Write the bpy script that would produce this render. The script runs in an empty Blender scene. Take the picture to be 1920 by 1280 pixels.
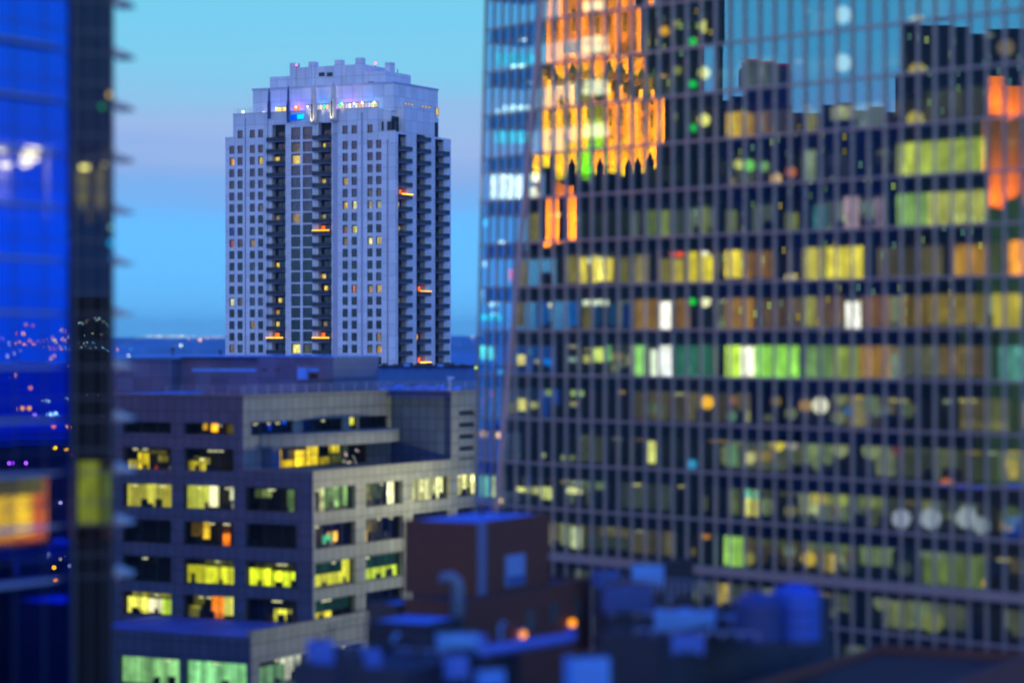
import bpy, math, random
from mathutils import Vector
R = random.Random(7)
SC = bpy.context.scene
COL = SC.collection
F = 4900.0          # focal length in photo pixels (1920 wide)
CX, CY = 960.0, 637.0
GZ = -95.0          # street level below the camera

# ------------------------------------------------------------------ camera
cam = bpy.data.cameras.new("camera"); camo = bpy.data.objects.new("camera", cam); COL.objects.link(camo)
camo.rotation_euler = (math.pi/2, 0, 0)
cam.sensor_width = 36.0; cam.lens = 36.0*F/1920.0
cam.shift_y = -3.0/1920.0
cam.clip_start = 1.0; cam.clip_end = 60000
cam.dof.use_dof = True; cam.dof.focus_distance = 480.0; cam.dof.aperture_fstop = 0.097
SC.camera = camo
SC.view_settings.view_transform = 'Standard'; SC.view_settings.look = 'None'
SC.view_settings.exposure = 0.0; SC.view_settings.gamma = 1.0
SC.cycles.max_bounces = 6; SC.cycles.transparent_max_bounces = 24
SC.cycles.diffuse_bounces = 2; SC.cycles.glossy_bounces = 4
SC.cycles.sample_clamp_indirect = 6.0
SC.cycles.volume_bounces = 0

def lin(c):
    return tuple((v/255.0/12.92 if v/255.0 <= .04045 else ((v/255.0+.055)/1.055)**2.4) for v in c)
def L4(c, k=1.0):
    l = lin(c); return (l[0]*k, l[1]*k, l[2]*k, 1)

# ------------------------------------------------------------------ sky (dusk)
w = bpy.data.worlds.new("World"); SC.world = w; w.use_nodes = True
nt = w.node_tree; nt.nodes.clear(); N = nt.nodes.new; LK = nt.links.new
tc = N("ShaderNodeTexCoord"); sx = N("ShaderNodeSeparateXYZ"); LK(tc.outputs["Generated"], sx.inputs[0])
mp = N("ShaderNodeMapping"); mp.inputs["Scale"].default_value = (3.0, 3.0, 40)
LK(tc.outputs["Generated"], mp.inputs[0])
nz = N("ShaderNodeTexNoise"); nz.inputs["Scale"].default_value = 1.6; nz.inputs["Detail"].default_value = 3
LK(mp.outputs[0], nz.inputs[0])
ma = N("ShaderNodeMath"); ma.operation = 'MULTIPLY_ADD'; ma.inputs[1].default_value = .030; LK(nz.outputs[0], ma.inputs[0])
ma2 = N("ShaderNodeMath"); ma2.operation = 'ADD'; ma2.inputs[1].default_value = -.015
LK(sx.outputs[2], ma2.inputs[0]); LK(ma2.outputs[0], ma.inputs[2])
cr = N("ShaderNodeValToRGB"); LK(ma.outputs[0], cr.inputs[0])
stops = [(0.0, (112,200,255)), (.02, (104,192,252)), (.038, (102,188,250)), (.048, (104,182,246)), (.057, (122,176,236)), (.066, (142,178,232)), (.076, (158,186,233)),
         (.086, (150,190,232)), (.105, (128,204,236)), (.14, (112,206,238)), (.22, (92,168,246)), (.45, (60,120,250)), (1.0, (16,84,255))]
el = cr.color_ramp.elements
el[0].position = stops[0][0]; el[0].color = L4(stops[0][1], 1.15); el[1].position = 1.0; el[1].color = L4(stops[-1][1])
for p, c in stops[1:-1]:
    e = el.new(p); e.color = L4(c, 1.18 if p < .05 else (1.1 if p < .06 else 1.06))
bg = N("ShaderNodeBackground"); bg.inputs[1].default_value = 1.0; 
gy = N("ShaderNodeMapRange"); gy.inputs[1].default_value = -.15; gy.inputs[2].default_value = -.9; gy.inputs[3].default_value = 0; gy.inputs[4].default_value = 1; LK(sx.outputs[1], gy.inputs[0])
aft = N("ShaderNodeMix"); aft.data_type = 'RGBA'; aft.blend_type = 'MULTIPLY'; aft.inputs[7].default_value = (6.2, 2.5, 1.35, 1)   # afterglow behind the camera
LK(gy.outputs[0], aft.inputs[0]); LK(cr.outputs[0], aft.inputs[6]); LK(aft.outputs[2], bg.inputs[0])
wo = N("ShaderNodeOutputWorld"); LK(bg.outputs[0], wo.inputs[0])

# ------------------------------------------------------------------ materials
def mat(name):
    m = bpy.data.materials.new(name); m.use_nodes = True; m.node_tree.nodes.clear()
    return m, m.node_tree.nodes.new, m.node_tree.links.new
def diffuse(name, col, rough=.6, var=.15, vs=.25, metal=0.0, streak=True, spec=.4):
    m, N, LK = mat(name)
    g = N("ShaderNodeNewGeometry"); mp = N("ShaderNodeMapping"); mp.inputs["Scale"].default_value = (vs, vs, vs*(.25 if streak else 1))
    LK(g.outputs["Position"], mp.inputs[0])
    n = N("ShaderNodeTexNoise"); n.inputs["Scale"].default_value = 1.0; n.inputs["Detail"].default_value = 6; LK(mp.outputs[0], n.inputs[0])
    c = N("ShaderNodeValToRGB"); c.color_ramp.elements[0].position = .3; c.color_ramp.elements[1].position = .7
    c.color_ramp.elements[0].color = tuple(v*(1-var) for v in col)+(1,); c.color_ramp.elements[1].color = tuple(min(1, v*(1+var)) for v in col)+(1,)
    LK(n.outputs[0], c.inputs[0])
    b = N("ShaderNodeBsdfPrincipled"); b.inputs["Roughness"].default_value = rough; b.inputs["Metallic"].default_value = metal
    b.inputs["Specular IOR Level"].default_value = spec
    LK(c.outputs[0], b.inputs["Base Color"])
    o = N("ShaderNodeOutputMaterial"); LK(b.outputs[0], o.inputs[0]); return m
def panelled(name, col, d, ps, pz, joint=.35, jw=.06, var=.12, rough=.55, off=0.0):
    """stone panels: joints every ps metres along direction d and pz metres of height, each panel its own tone"""
    m, N, LK = mat(name)
    g = N("ShaderNodeNewGeometry"); dt = N("ShaderNodeVectorMath"); dt.operation = 'DOT_PRODUCT'; dt.inputs[1].default_value = (d[0], d[1], 0)
    LK(g.outputs["Position"], dt.inputs[0])
    s = N("ShaderNodeSeparateXYZ"); LK(g.outputs["Position"], s.inputs[0])
    def M(op, a, b=None, c=None):
        n = N("ShaderNodeMath"); n.operation = op
        for i, v in enumerate((a, b, c)):
            if v is None: continue
            if isinstance(v, (int, float)): n.inputs[i].default_value = v
            else: LK(v, n.inputs[i])
        return n.outputs[0]
    u = M('DIVIDE', dt.outputs["Value"], ps); v = M('DIVIDE', M('ADD', s.outputs[2], 200.0+off), pz)
    fu = M('FRACT', M('ADD', u, 1000.0)); fv = M('FRACT', v)
    ju = M('LESS_THAN', fu, jw/ps); jv = M('LESS_THAN', fv, jw/pz); jj = M('MAXIMUM', ju, jv)
    cb = N("ShaderNodeCombineXYZ"); LK(M('FLOOR', M('ADD', u, 1000.0)), cb.inputs[0]); LK(M('FLOOR', v), cb.inputs[1])
    wn = N("ShaderNodeTexWhiteNoise"); wn.noise_dimensions = '2D'; LK(cb.outputs[0], wn.inputs[0])
    nn = N("ShaderNodeTexNoise"); nn.inputs["Scale"].default_value = .35; nn.inputs["Detail"].default_value = 6; LK(g.outputs["Position"], nn.inputs[0])
    f = M('MULTIPLY_ADD', wn.outputs["Value"], var*1.4, M('MULTIPLY_ADD', nn.outputs[0], var*2.2, 1.0-var*1.8))
    f = M('MULTIPLY', f, M('SUBTRACT', 1.0, M('MULTIPLY', jj, joint)))
    vm = N("ShaderNodeVectorMath"); vm.operation = 'SCALE'; vm.inputs[0].default_value = col; LK(f, vm.inputs["Scale"])
    b = N("ShaderNodeBsdfPrincipled"); b.inputs["Roughness"].default_value = rough; b.inputs["Specular IOR Level"].default_value = .35
    LK(vm.outputs[0], b.inputs["Base Color"]); o = N("ShaderNodeOutputMaterial"); LK(b.outputs[0], o.inputs[0]); return m
def brick(name, col, mortar, d):
    m, N, LK = mat(name)
    g = N("ShaderNodeNewGeometry"); dt = N("ShaderNodeVectorMath"); dt.operation = 'DOT_PRODUCT'; dt.inputs[1].default_value = (d[0], d[1], 0)
    LK(g.outputs["Position"], dt.inputs[0]); s = N("ShaderNodeSeparateXYZ"); LK(g.outputs["Position"], s.inputs[0])
    cb = N("ShaderNodeCombineXYZ"); LK(dt.outputs["Value"], cb.inputs[0]); LK(s.outputs[2], cb.inputs[1])
    bt = N("ShaderNodeTexBrick"); bt.inputs["Scale"].default_value = 4.0; bt.inputs["Mortar Size"].default_value = .02
    bt.inputs["Color1"].default_value = col+(1,); bt.inputs["Color2"].default_value = tuple(v*.65 for v in col)+(1,); bt.inputs["Mortar"].default_value = mortar+(1,)
    LK(cb.outputs[0], bt.inputs[0])
    b = N("ShaderNodeBsdfPrincipled"); b.inputs["Roughness"].default_value = .8; LK(bt.outputs[0], b.inputs["Base Color"])
    o = N("ShaderNodeOutputMaterial"); LK(b.outputs[0], o.inputs[0]); return m
def glass(name, tint, refl, fac, rough=0.0, trans=(.8,.85,.9), wob=0.0):
    m, N, LK = mat(name)
    t = N("ShaderNodeBsdfTransparent"); t.inputs[0].default_value = trans+(1,)
    gl = N("ShaderNodeBsdfGlossy"); gl.inputs["Roughness"].default_value = rough; gl.inputs["Color"].default_value = refl+(1,)
    lw = N("ShaderNodeLayerWeight"); lw.inputs[0].default_value = .35
    mm = N("ShaderNodeMath"); mm.operation = 'MULTIPLY_ADD'; mm.inputs[1].default_value = .3; mm.inputs[2].default_value = fac; LK(lw.outputs["Fresnel"], mm.inputs[0])
    mx = N("ShaderNodeMixShader"); LK(mm.outputs[0], mx.inputs[0]); LK(t.outputs[0], mx.inputs[1]); LK(gl.outputs[0], mx.inputs[2])
    o = N("ShaderNodeOutputMaterial"); LK(mx.outputs[0], o.inputs[0]); return m
_em = {}
def emit(c, k=1.0, sample=False):
    key = (tuple(c), round(k, 3), sample)
    if key in _em: return _em[key]
    m, N, LK = mat("light_%02x%02x%02x" % tuple(int(v) for v in c))
    e = N("ShaderNodeEmission"); e.inputs[0].default_value = L4(c); e.inputs[1].default_value = k
    o = N("ShaderNodeOutputMaterial"); LK(e.outputs[0], o.inputs[0])
    if not sample: m.cycles.emission_sampling = 'NONE'
    _em[key] = m; return m
_rm = {}
def room_light(c, k, d, ps=1.0, pz=.7, con=.9, seed=0):
    """a lit room seen through its window: light on blinds, shelves and partitions painted as uneven glow"""
    key = (tuple(c), round(k, 2), d, ps, pz, con, seed)
    if key in _rm: return _rm[key]
    m, N, LK = mat("lit_room_%02x%02x%02x" % tuple(int(v) for v in c))
    g = N("ShaderNodeNewGeometry"); dt = N("ShaderNodeVectorMath"); dt.operation = 'DOT_PRODUCT'; dt.inputs[1].default_value = (d[0], d[1], 0)
    LK(g.outputs["Position"], dt.inputs[0]); s = N("ShaderNodeSeparateXYZ"); LK(g.outputs["Position"], s.inputs[0])
    def M(op, a, b=None, c=None):
        n = N("ShaderNodeMath"); n.operation = op
        for i, v in enumerate((a, b, c)):
            if v is None: continue
            if isinstance(v, (int, float)): n.inputs[i].default_value = v
            else: LK(v, n.inputs[i])
        return n.outputs[0]
    u = M('ADD', M('DIVIDE', dt.outputs["Value"], ps), 500.37+seed*7.3); v = M('DIVIDE', M('ADD', s.outputs[2], 200.2), pz)
    cb = N("ShaderNodeCombineXYZ"); LK(M('FLOOR', u), cb.inputs[0]); LK(M('FLOOR', v), cb.inputs[1])
    wn = N("ShaderNodeTexWhiteNoise"); wn.noise_dimensions = '2D'; LK(cb.outputs[0], wn.inputs[0])
    cb2 = N("ShaderNodeCombineXYZ"); LK(M('FLOOR', u), cb2.inputs[0]); cb2.inputs[1].default_value = seed+.5
    wn2 = N("ShaderNodeTexWhiteNoise"); wn2.noise_dimensions = '2D'; LK(cb2.outputs[0], wn2.inputs[0])
    a = M('MULTIPLY', M('POWER', wn2.outputs["Value"], 1.4), M('MULTIPLY_ADD', M('POWER', wn.outputs["Value"], 2.0), 1.1, .35))
    sn = N("ShaderNodeTexNoise"); sn.inputs["Scale"].default_value = 1.1; sn.inputs["Detail"].default_value = 4; sn.inputs["Roughness"].default_value = .7; LK(g.outputs["Position"], sn.inputs[0])
    sm_ = N("ShaderNodeMapRange"); sm_.inputs[1].default_value = .35; sm_.inputs[2].default_value = .62; sm_.inputs[3].default_value = .7; sm_.inputs[4].default_value = 1.15; LK(sn.outputs[0], sm_.inputs[0])
    f = M('MULTIPLY', M('MULTIPLY', M('MULTIPLY_ADD', a, con*2.2, 1.0-con), k), sm_.outputs[0])
    e = N("ShaderNodeEmission"); e.inputs[0].default_value = L4(c); LK(f, e.inputs[1])  # surface glows by itself in place of the room's lighting
    o = N("ShaderNodeOutputMaterial"); LK(e.outputs[0], o.inputs[0]); m.cycles.emission_sampling = 'NONE'
    _rm[key] = m; return m

# ------------------------------------------------------------------ mesh helpers
class MB:
    def __init__(s): s.v = []; s.f = []; s.mi = []; s.ms = []
    def slot(s, m):
        if m not in s.ms: s.ms.append(m)
        return s.ms.index(m)
    def poly(s, pts, m=None):
        b = len(s.v); s.v += [tuple(p) for p in pts]; s.f.append(tuple(range(b, b+len(pts)))); s.mi.append(m)
    def hexa(s, p, m=None):
        b = len(s.v); s.v += [tuple(q) for q in p]
        for q in ((0,3,2,1), (4,5,6,7), (0,1,5,4), (1,2,6,5), (2,3,7,6), (3,0,4,7)):
            s.f.append(tuple(b+i for i in q)); s.mi.append(m)
    def box(s, x0, x1, y0, y1, z0, z1, m=None):
        s.hexa([(x0,y0,z0),(x1,y0,z0),(x1,y1,z0),(x0,y1,z0),(x0,y0,z1),(x1,y0,z1),(x1,y1,z1),(x0,y1,z1)], m)
    def prism(s, base, top, m=None):
        n = len(base); b = len(s.v); s.v += [tuple(q) for q in base]+[tuple(q) for q in top]
        s.f.append(tuple(b+i for i in reversed(range(n)))); s.mi.append(m)
        s.f.append(tuple(b+n+i for i in range(n))); s.mi.append(m)
        for i in range(n):
            j = (i+1) % n; s.f.append((b+i, b+j, b+n+j, b+n+i)); s.mi.append(m)
    def tube(s, pts, r, n=10, m=None):
        rings = []
        for i, p in enumerate(pts):
            p = Vector(p); a = Vector(pts[max(0, i-1)]); c = Vector(pts[min(len(pts)-1, i+1)])
            t = (c-a).normalized(); up = Vector((0,0,1)) if abs(t.z) < .95 else Vector((1,0,0))
            u = t.cross(up).normalized(); v = t.cross(u); rr = r[i] if isinstance(r, (list, tuple)) else r
            b = len(s.v); rings.append(b)
            s.v += [tuple(p+(u*math.cos(2*math.pi*k/n)+v*math.sin(2*math.pi*k/n))*rr) for k in range(n)]
        for a, b in zip(rings, rings[1:]):
            for k in range(n):
                s.f.append((a+k, a+(k+1) % n, b+(k+1) % n, b+k)); s.mi.append(m)
        s.f.append(tuple(rings[0]+k for k in reversed(range(n)))); s.mi.append(m)
        s.f.append(tuple(rings[-1]+k for k in range(n))); s.mi.append(m)
    def ball(s, c, r, m=None, n=10, h=6, sz=1.0):
        b = len(s.v); c = Vector(c)
        for i in range(1, h):
            th = math.pi*i/h
            for k in range(n): s.v.append(tuple(c+Vector((math.sin(th)*math.cos(2*math.pi*k/n), math.sin(th)*math.sin(2*math.pi*k/n), math.cos(th)*sz))*r))
        t = len(s.v); s.v += [tuple(c+Vector((0,0,r*sz))), tuple(c-Vector((0,0,r*sz)))]
        for i in range(h-2):
            for k in range(n):
                s.f.append((b+i*n+k, b+(i+1)*n+k, b+(i+1)*n+(k+1) % n, b+i*n+(k+1) % n)); s.mi.append(m)
        for k in range(n):
            s.f.append((t, b+k, b+(k+1) % n)); s.mi.append(m)
            s.f.append((t+1, b+(h-2)*n+(k+1) % n, b+(h-2)*n+k)); s.mi.append(m)
    def build(s, name, m, parent=None, xf=None, kind=None, smooth=False):
        o3 = wl(parent) if parent else Vector((0,0,0))
        vs = [Vector(v) for v in s.v]
        if xf: vs = [xf(v) for v in vs]
        me = bpy.data.meshes.new(name); me.from_pydata([tuple(v-o3) for v in vs], [], s.f)
        me.materials.append(m); idx = {None: 0}
        for i, q in enumerate(s.mi):
            if q not in idx: me.materials.append(q); idx[q] = len(me.materials)-1
            me.polygons[i].material_index = idx[q]
            if smooth: me.polygons[i].use_smooth = True
        o = bpy.data.objects.new(name, me); COL.objects.link(o)
        if parent: o.parent = parent
        if kind: o["kind"] = kind
        return o
def wl(o):
    v = Vector((0,0,0))
    while o: v += o.location; o = o.parent
    return v
def tag(o, label, cat, group=None, kind=None):
    o["label"] = label; o["category"] = cat
    if group: o["group"] = group
    if kind: o["kind"] = kind
    return o
def thing(name, label, cat, loc, group=None):
    o = bpy.data.objects.new(name, None); COL.objects.link(o); o.location = loc; o.empty_display_size = .5
    return tag(o, label, cat, group)
def structure(o): o["kind"] = "structure"; return o
def px(x, y, Y): return Vector(((x-CX)/F*Y, Y, (CY-y)/F*Y))

class Face:
    """a vertical plane: origin, horizontal direction, outward normal"""
    def __init__(s, P, d, n=None):
        s.P = Vector((P[0], P[1])); s.d = Vector(d).normalized()
        q = Vector((s.d.y, -s.d.x))
        if n is None and q.dot(s.P) > 0: q = -q      # outward = towards the camera
        s.n = q if n is None else Vector(n).normalized()
    def at(s, a, z, o=0.0):
        p = s.P+s.d*a+s.n*o; return Vector((p.x, p.y, z))
    def s(s, x, o=0.0):
        t = (x-CX)/F; p = s.P+s.n*o; return (t*p.y-p.x)/(s.d.x-t*s.d.y)
    def sz(s, x, y, o=0.0):
        a = s.s(x, o); p = s.P+s.d*a+s.n*o; return a, (CY-y)/F*p.y
    def topx(s, a, z, o=0.0):
        p = s.at(a, z, o); return CX+F*p.x/p.y, CY-F*p.z/p.y
    def box(s, mb, a0, a1, z0, z1, o0, o1, m=None):
        mb.hexa([s.at(a0,z0,o1), s.at(a1,z0,o1), s.at(a1,z0,o0), s.at(a0,z0,o0), s.at(a0,z1,o1), s.at(a1,z1,o1), s.at(a1,z1,o0), s.at(a0,z1,o0)], m)
    def quad(s, mb, a0, a1, z0, z1, o=0.0, m=None):
        mb.poly([s.at(a0,z0,o), s.at(a1,z0,o), s.at(a1,z1,o), s.at(a0,z1,o)], m)
    def wall(s, mb, a0, a1, z0, z1, holes, depth, o=0.0, th=None, m=None):
        """a wall with openings; reveals go back by depth"""
        A = sorted({round(v, 4) for v in [a0, a1]+[h for r in holes for h in r[:2]] if a0 <= v <= a1})
        Z = sorted({round(v, 4) for v in [z0, z1]+[h for r in holes for h in r[2:]] if z0 <= v <= z1})
        def inside(a, z): return any(r[0] < a < r[1] and r[2] < z < r[3] for r in holes)
        for j in range(len(Z)-1):
            run = None
            for i in range(len(A)):
                solid = i < len(A)-1 and not inside((A[i]+A[i+1])/2, (Z[j]+Z[j+1])/2)
                if solid and run is None: run = A[i]
                if not solid and run is not None: s.quad(mb, run, A[i], Z[j], Z[j+1], o, m); run = None
        for r in holes:
            b0, b1, c0, c1 = r
            mb.poly([s.at(b0,c0,o), s.at(b0,c1,o), s.at(b0,c1,o-depth), s.at(b0,c0,o-depth)], m)
            mb.poly([s.at(b1,c0,o), s.at(b1,c0,o-depth), s.at(b1,c1,o-depth), s.at(b1,c1,o)], m)
            mb.poly([s.at(b0,c0,o), s.at(b0,c0,o-depth), s.at(b1,c0,o-depth), s.at(b1,c0,o)], m)
            mb.poly([s.at(b0,c1,o), s.at(b1,c1,o), s.at(b1,c1,o-depth), s.at(b0,c1,o-depth)], m)
def mirror(face):
    n = Vector((face.n.x, face.n.y, 0)); p = Vector((face.P.x, face.P.y, 0))
    return lambda v: v-n*(2*(v-p).dot(n))

DA = Vector((-.8858, .4641)).normalized()      # the city grid: one street runs this way,
DB = Vector((.4641, .8858)).normalized()       # the other across it

# ------------------------------------------------------------------ shared materials
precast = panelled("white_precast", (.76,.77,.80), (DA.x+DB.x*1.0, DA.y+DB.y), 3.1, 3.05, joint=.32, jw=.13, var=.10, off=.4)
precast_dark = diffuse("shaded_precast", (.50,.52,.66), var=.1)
dark_metal = diffuse("dark_metal", (.035,.037,.05), rough=.4)
rail_metal = diffuse("railing_metal", (.35,.40,.55), rough=.35, metal=.6)
roof_blue = diffuse("roof_membrane", (.09,.30,1.0), rough=.7, var=.3, vs=.3, streak=False)
roof_dark = diffuse("roof_gravel", (.035,.045,.08), rough=.85, var=.4, vs=.4, streak=False)
paint_blue = diffuse("pale_painted_metal", (.13,.40,1.0), rough=.45, var=.15)
asphalt = diffuse("asphalt", (.045,.05,.06), rough=.8, var=.25, vs=.05, streak=False)
tower_glass = glass("apartment_glass", None, (.55,.6,.8), .06, trans=(.5,.55,.6))
inside_dark = diffuse("dark_room", (.007,.009,.015), var=.3)
office_glass = glass("office_glass", None, (.55,.62,.9), .03, trans=(.9,.92,.9))
white_frame = diffuse("white_frame", (.75,.77,.82), var=.05)

# ------------------------------------------------------------------ the ground and the far hills
mb = MB(); mb.box(-9000, 9000, -9000, 14000, GZ-2, GZ)
city = diffuse("haze_blue_ground", (.012,.11,.36), rough=.9, var=.6, vs=.004, streak=False)  # twilight haze painted into the blue base colour
structure(mb.build("ground", city))
mb = MB(); prev = None
hx = [-3200+i*100 for i in range(65)]
for i, x in enumerate(hx):
    h = 12+7*math.sin(i*.31)+4*math.sin(i*.83+1)+R.uniform(-1.5, 1.5)
    q = [Vector((x, 8300, GZ-1)), Vector((x, 9400, h*.6)), Vector((x, 10400, h)), Vector((x, 13000, GZ-1))]
    if prev:
        for a in range(3): mb.poly([prev[a], q[a], q[a+1], prev[a+1]])
    prev = q
structure(mb.build("hills", city, smooth=True))

# ------------------------------------------------------------------ residential tower
K = px(741, CY, 660)
FA = Face((K.x, K.y), DA); FB = Face((K.x, K.y), DB, (-DA.x, -DA.y))
T = thing("residential_tower", "tall pale apartment tower with balconies and a stepped lit crown, alone against the sky", "tower", (K.x, K.y, GZ))
FH = 3.05; zc0 = FA.sz(440, 281)[1]
LOW, HIGH = 52.6, 58.7
lit = [((435,310),(255,170,40),1.2),((489,309),(255,205,60),1.1),((435,353),(120,120,70),.5),((554,303),(255,215,90),1.3),((648,388),(255,190,60),1.2),((665,388),(255,230,150),1.3),
 ((692,388),(190,170,130),.8),((711,388),(235,225,190),1.0),((648,432),(200,120,70),.7),((665,432),(250,225,60),1.1),((694,453),(255,235,130),1.4),((711,453),(255,215,110),1.2),
 ((435,567),(255,245,180),1.3),((450,567),(150,130,110),.5),((665,543),(200,110,40),.8),((694,542),(200,150,50),.8),((711,541),(255,200,90),1.2),((694,653),(160,130,70),.6),((711,653),(255,185,50),1.1),
 ((435,460),(230,100,50),.8),((450,460),(150,110,90),.5),((474,459),(230,170,50),.9),((557,655),(255,235,110),1.3),((578,655),(110,105,60),.5),((649,698),(130,125,60),.6),((436,524),(110,90,60),.4),((474,524),(110,85,50),.4),
 ((546,270),(140,130,80),.5),((692,365),(150,140,130),.5),((710,365),(150,130,120),.5),((490,395),(170,140,130),.5),((435,438),(40,60,200),.8),((473,290),(90,190,255),.6),
 ((530,303),(255,215,80),1.2),((522,501),(255,210,60),1.1),((527,565),(255,215,60),1.3),((532,587),(220,160,60),.8),((530,610),(255,220,90),1.1),((527,632),(255,220,110),1.2),
 ((615,280),(240,210,60),.9),((616,346),(220,180,60),.8),((611,406),(190,170,90),.7),((619,521),(255,205,90),1.1),((609,543),(255,200,40),1.3),((619,604),(170,130,60),.6),
 ((753,434),(240,200,50),.8),((746,390),(250,220,60),1.0),((788,628),(255,170,20),1.4),((790,674),(150,60,255),1.2)]
def lit_of(x, y, rx=7, ry=10):
    for (c, col, k) in lit:
        if abs(c[0]-x) < rx and abs(c[1]-y) < ry: return col, k
    if (int(x*7.3)+int(y*3.1)) % 29 == 5: return ((190,150,80), (150,120,80), (235,190,90))[int(x+y) % 3], .7
    return None
KMIN = -1; KMAX = 20
nwin = [0]; spare = MB()
def win_box(face, a0, a1, z0, z1, o, hit, curtain=None, name="window"):
    """frame, glass and the room right behind it"""
    global spare
    m = MB() if nwin[0] < 100 else spare
    fr = .09
    for q in ((a0, a0+fr, z0, z1), (a1-fr, a1, z0, z1), (a0+fr, a1-fr, z0, z0+fr), (a0+fr, a1-fr, z1-fr, z1)):
        face.box(m, q[0], q[1], q[2], q[3], o-.1, o, dark_metal)
    face.quad(m, a0+fr, a1-fr, z0+fr, z1-fr, o-.05, tower_glass)
    if hit:
        c, k = hit
        face.quad(m, a0, a1, z0, z1, o-.5, inside_dark)
        face.quad(m, a0+.12*(a1-a0), a1-.05*(a1-a0), z0+.05, z1-R.uniform(.1,.45), o-.45, room_light(c, k*1.5, (face.d.x, face.d.y), .55, .7, .55, R.randint(0, 3)))
    else:
        face.quad(m, a0, a1, z0, z1, o-.5, curtain or inside_dark)
    if m is not spare: m.build(name, inside_dark, T)
    nwin[0] += 1
curt = diffuse("sky_tinted_curtain", (.42,.38,.42), var=.5, vs=2.5)  # upper windows' lilac sky reflection put into the curtain colour
curt2 = diffuse("half_drawn_curtain", (.05,.04,.05), var=.5, vs=2.5)
wincols = [434.5, 450, 473, 488.5, 647, 664, 693.5, 710]
def rng(face, x, wd): a = face.s(x); return a-wd/2, a+wd/2
holes = []; wins = []
for ci, x in enumerate(wincols):
    a0, a1 = rng(FA, x, 1.62)
    for k in range(KMIN, KMAX):
        if k == -1 and ci in (0, 7): continue
        zc = zc0-FH*k + (.9 if k == -1 else 0)
        h = (a0, a1, zc-1.05, zc+1.05); holes.append(h); wins.append(h)
panes = []
for (x0, x1) in ((545.5, 563), (567.5, 585.5)):
    a1, a0 = FA.s(x0), FA.s(x1)
    for k in range(KMIN, KMAX):
        zc = zc0-FH*k+(.1 if k >= 0 else .5)
        h = (a0, a1, zc-1.32-(.3 if k < 0 else 0), zc+1.3+(.3 if k < 0 else 0)); holes.append(h); panes.append(h)
bal = []
for (x0, x1) in ((510, 535), (596.5, 621.5)):
    a1, a0 = FA.s(x0), FA.s(x1)
    hz0 = GZ+20; holes.append((a0, a1, hz0, LOW+3.0)); bal.append((FA, a0, a1))
grooves = [(624, 633), (676.5, 681), (725, 728), (501, 503), (459.5, 461)]
for (x0, x1) in grooves:
    a1, a0 = FA.s(x0), FA.s(x1); holes.append((a0, a1, GZ+10, HIGH-1 if x0 < 700 else LOW-2))
W = MB(); sL = FA.s(422.5); sH0, sH1 = FA.s(708), FA.s(437)
def clipz(h, z0, z1): return (h[0], h[1], max(h[2], z0), min(h[3], z1))
hl = [clipz(h, GZ, LOW) for h in holes if h[2] < LOW]
hh = [clipz(h, LOW, HIGH) for h in holes if h[3] > LOW]
def wall2(z0, z1, a0, a1, hs):
    # openings get their reveals; cells shared at the step carry no cap
    FA.wall(W, a0, a1, z0, z1, hs, .35)
wall2(GZ, LOW, 0, sL, hl); wall2(LOW, HIGH, sH0, sH1, hh)
# groove and balcony recess backs
for (x0, x1) in grooves:
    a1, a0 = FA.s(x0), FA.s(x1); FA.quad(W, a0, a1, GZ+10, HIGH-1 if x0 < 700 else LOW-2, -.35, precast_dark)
DEP = FB.s(845.5)
# right-hand face: three stacks of balconies
rb = []; rh = []
for (x0, x1) in ((746.5, 762.5), (781, 797.5), (816, 832.5)):
    a0, a1 = FB.s(x0), FB.s(x1); rh.append((a0, a1, GZ+20, LOW-(.5 if x0 != 781 else -4.4))); rb.append((FB, a0, a1))
rl = [clipz(h, GZ, LOW) for h in rh]
FB.wall(W, 0, DEP, GZ, LOW, rl, .35)
bH0, bH1 = FB.s(759), FB.s(815)
FB.wall(W, bH0, bH1, LOW, HIGH+1.2, [clipz(h, LOW, HIGH) for h in rh if h[3] > LOW], .35)
# backs, roofs, setbacks of the body
W2 = W
def solid(a0, a1, d0, d1, z0, z1, m=None):
    """block in tower coordinates: a along the front from the corner, d back from the front"""
    def P(a, d, z):
        p = K.xy+DA*a+DB*d; return (p.x, p.y, z)
    W2.hexa([P(a0,d0,z0), P(a1,d0,z0), P(a1,d1,z0), P(a0,d1,z0), P(a0,d0,z1), P(a1,d0,z1), P(a1,d1,z1), P(a0,d1,z1)], m)
solid(2.2, sL, 2.2, DEP, GZ, LOW-.02)               # core behind the recesses
W.poly([FA.at(0,LOW), FA.at(sL,LOW), FA.at(sL,LOW,-DEP), FA.at(0,LOW,-DEP)])
W.poly([FA.at(sL,GZ), FA.at(sL,LOW), FA.at(sL,LOW,-DEP), FA.at(sL,GZ,-DEP)])
W.poly([FA.at(0,GZ,-DEP), FA.at(sL,GZ,-DEP), FA.at(sL,LOW,-DEP), FA.at(0,LOW,-DEP)])
solid(5.4, sH1-.01, 2.2, DEP-4, LOW+.02, HIGH-.02)
for (a0, a1, d0, d1) in ((sH0, sH0+.3, 0, 2.3), (sH1-.3, sH1, .4, 2.3)): solid(a0, a1, d0+.01, d1, LOW+.01, HIGH)
W.poly([FA.at(sH0,HIGH), FA.at(sH1,HIGH), FA.at(sH1,HIGH,-2.3), FA.at(sH0,HIGH,-2.3)])
solid(.02, 2.6, bH0+.02, bH1-.02, LOW+.01, HIGH+1.2-.01)
solid(2.6, 6, 2.4, DEP-2, LOW+.01, HIGH-.6)
# parapet copings
FA.box(W, sH0, sH1, HIGH, HIGH+.35, -.3, .12); FA.box(W, 0, sH0-.02, LOW, LOW+.3, -.3, .12); FA.box(W, sH1+.02, sL, LOW, LOW+.3, -.3, .12)
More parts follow.
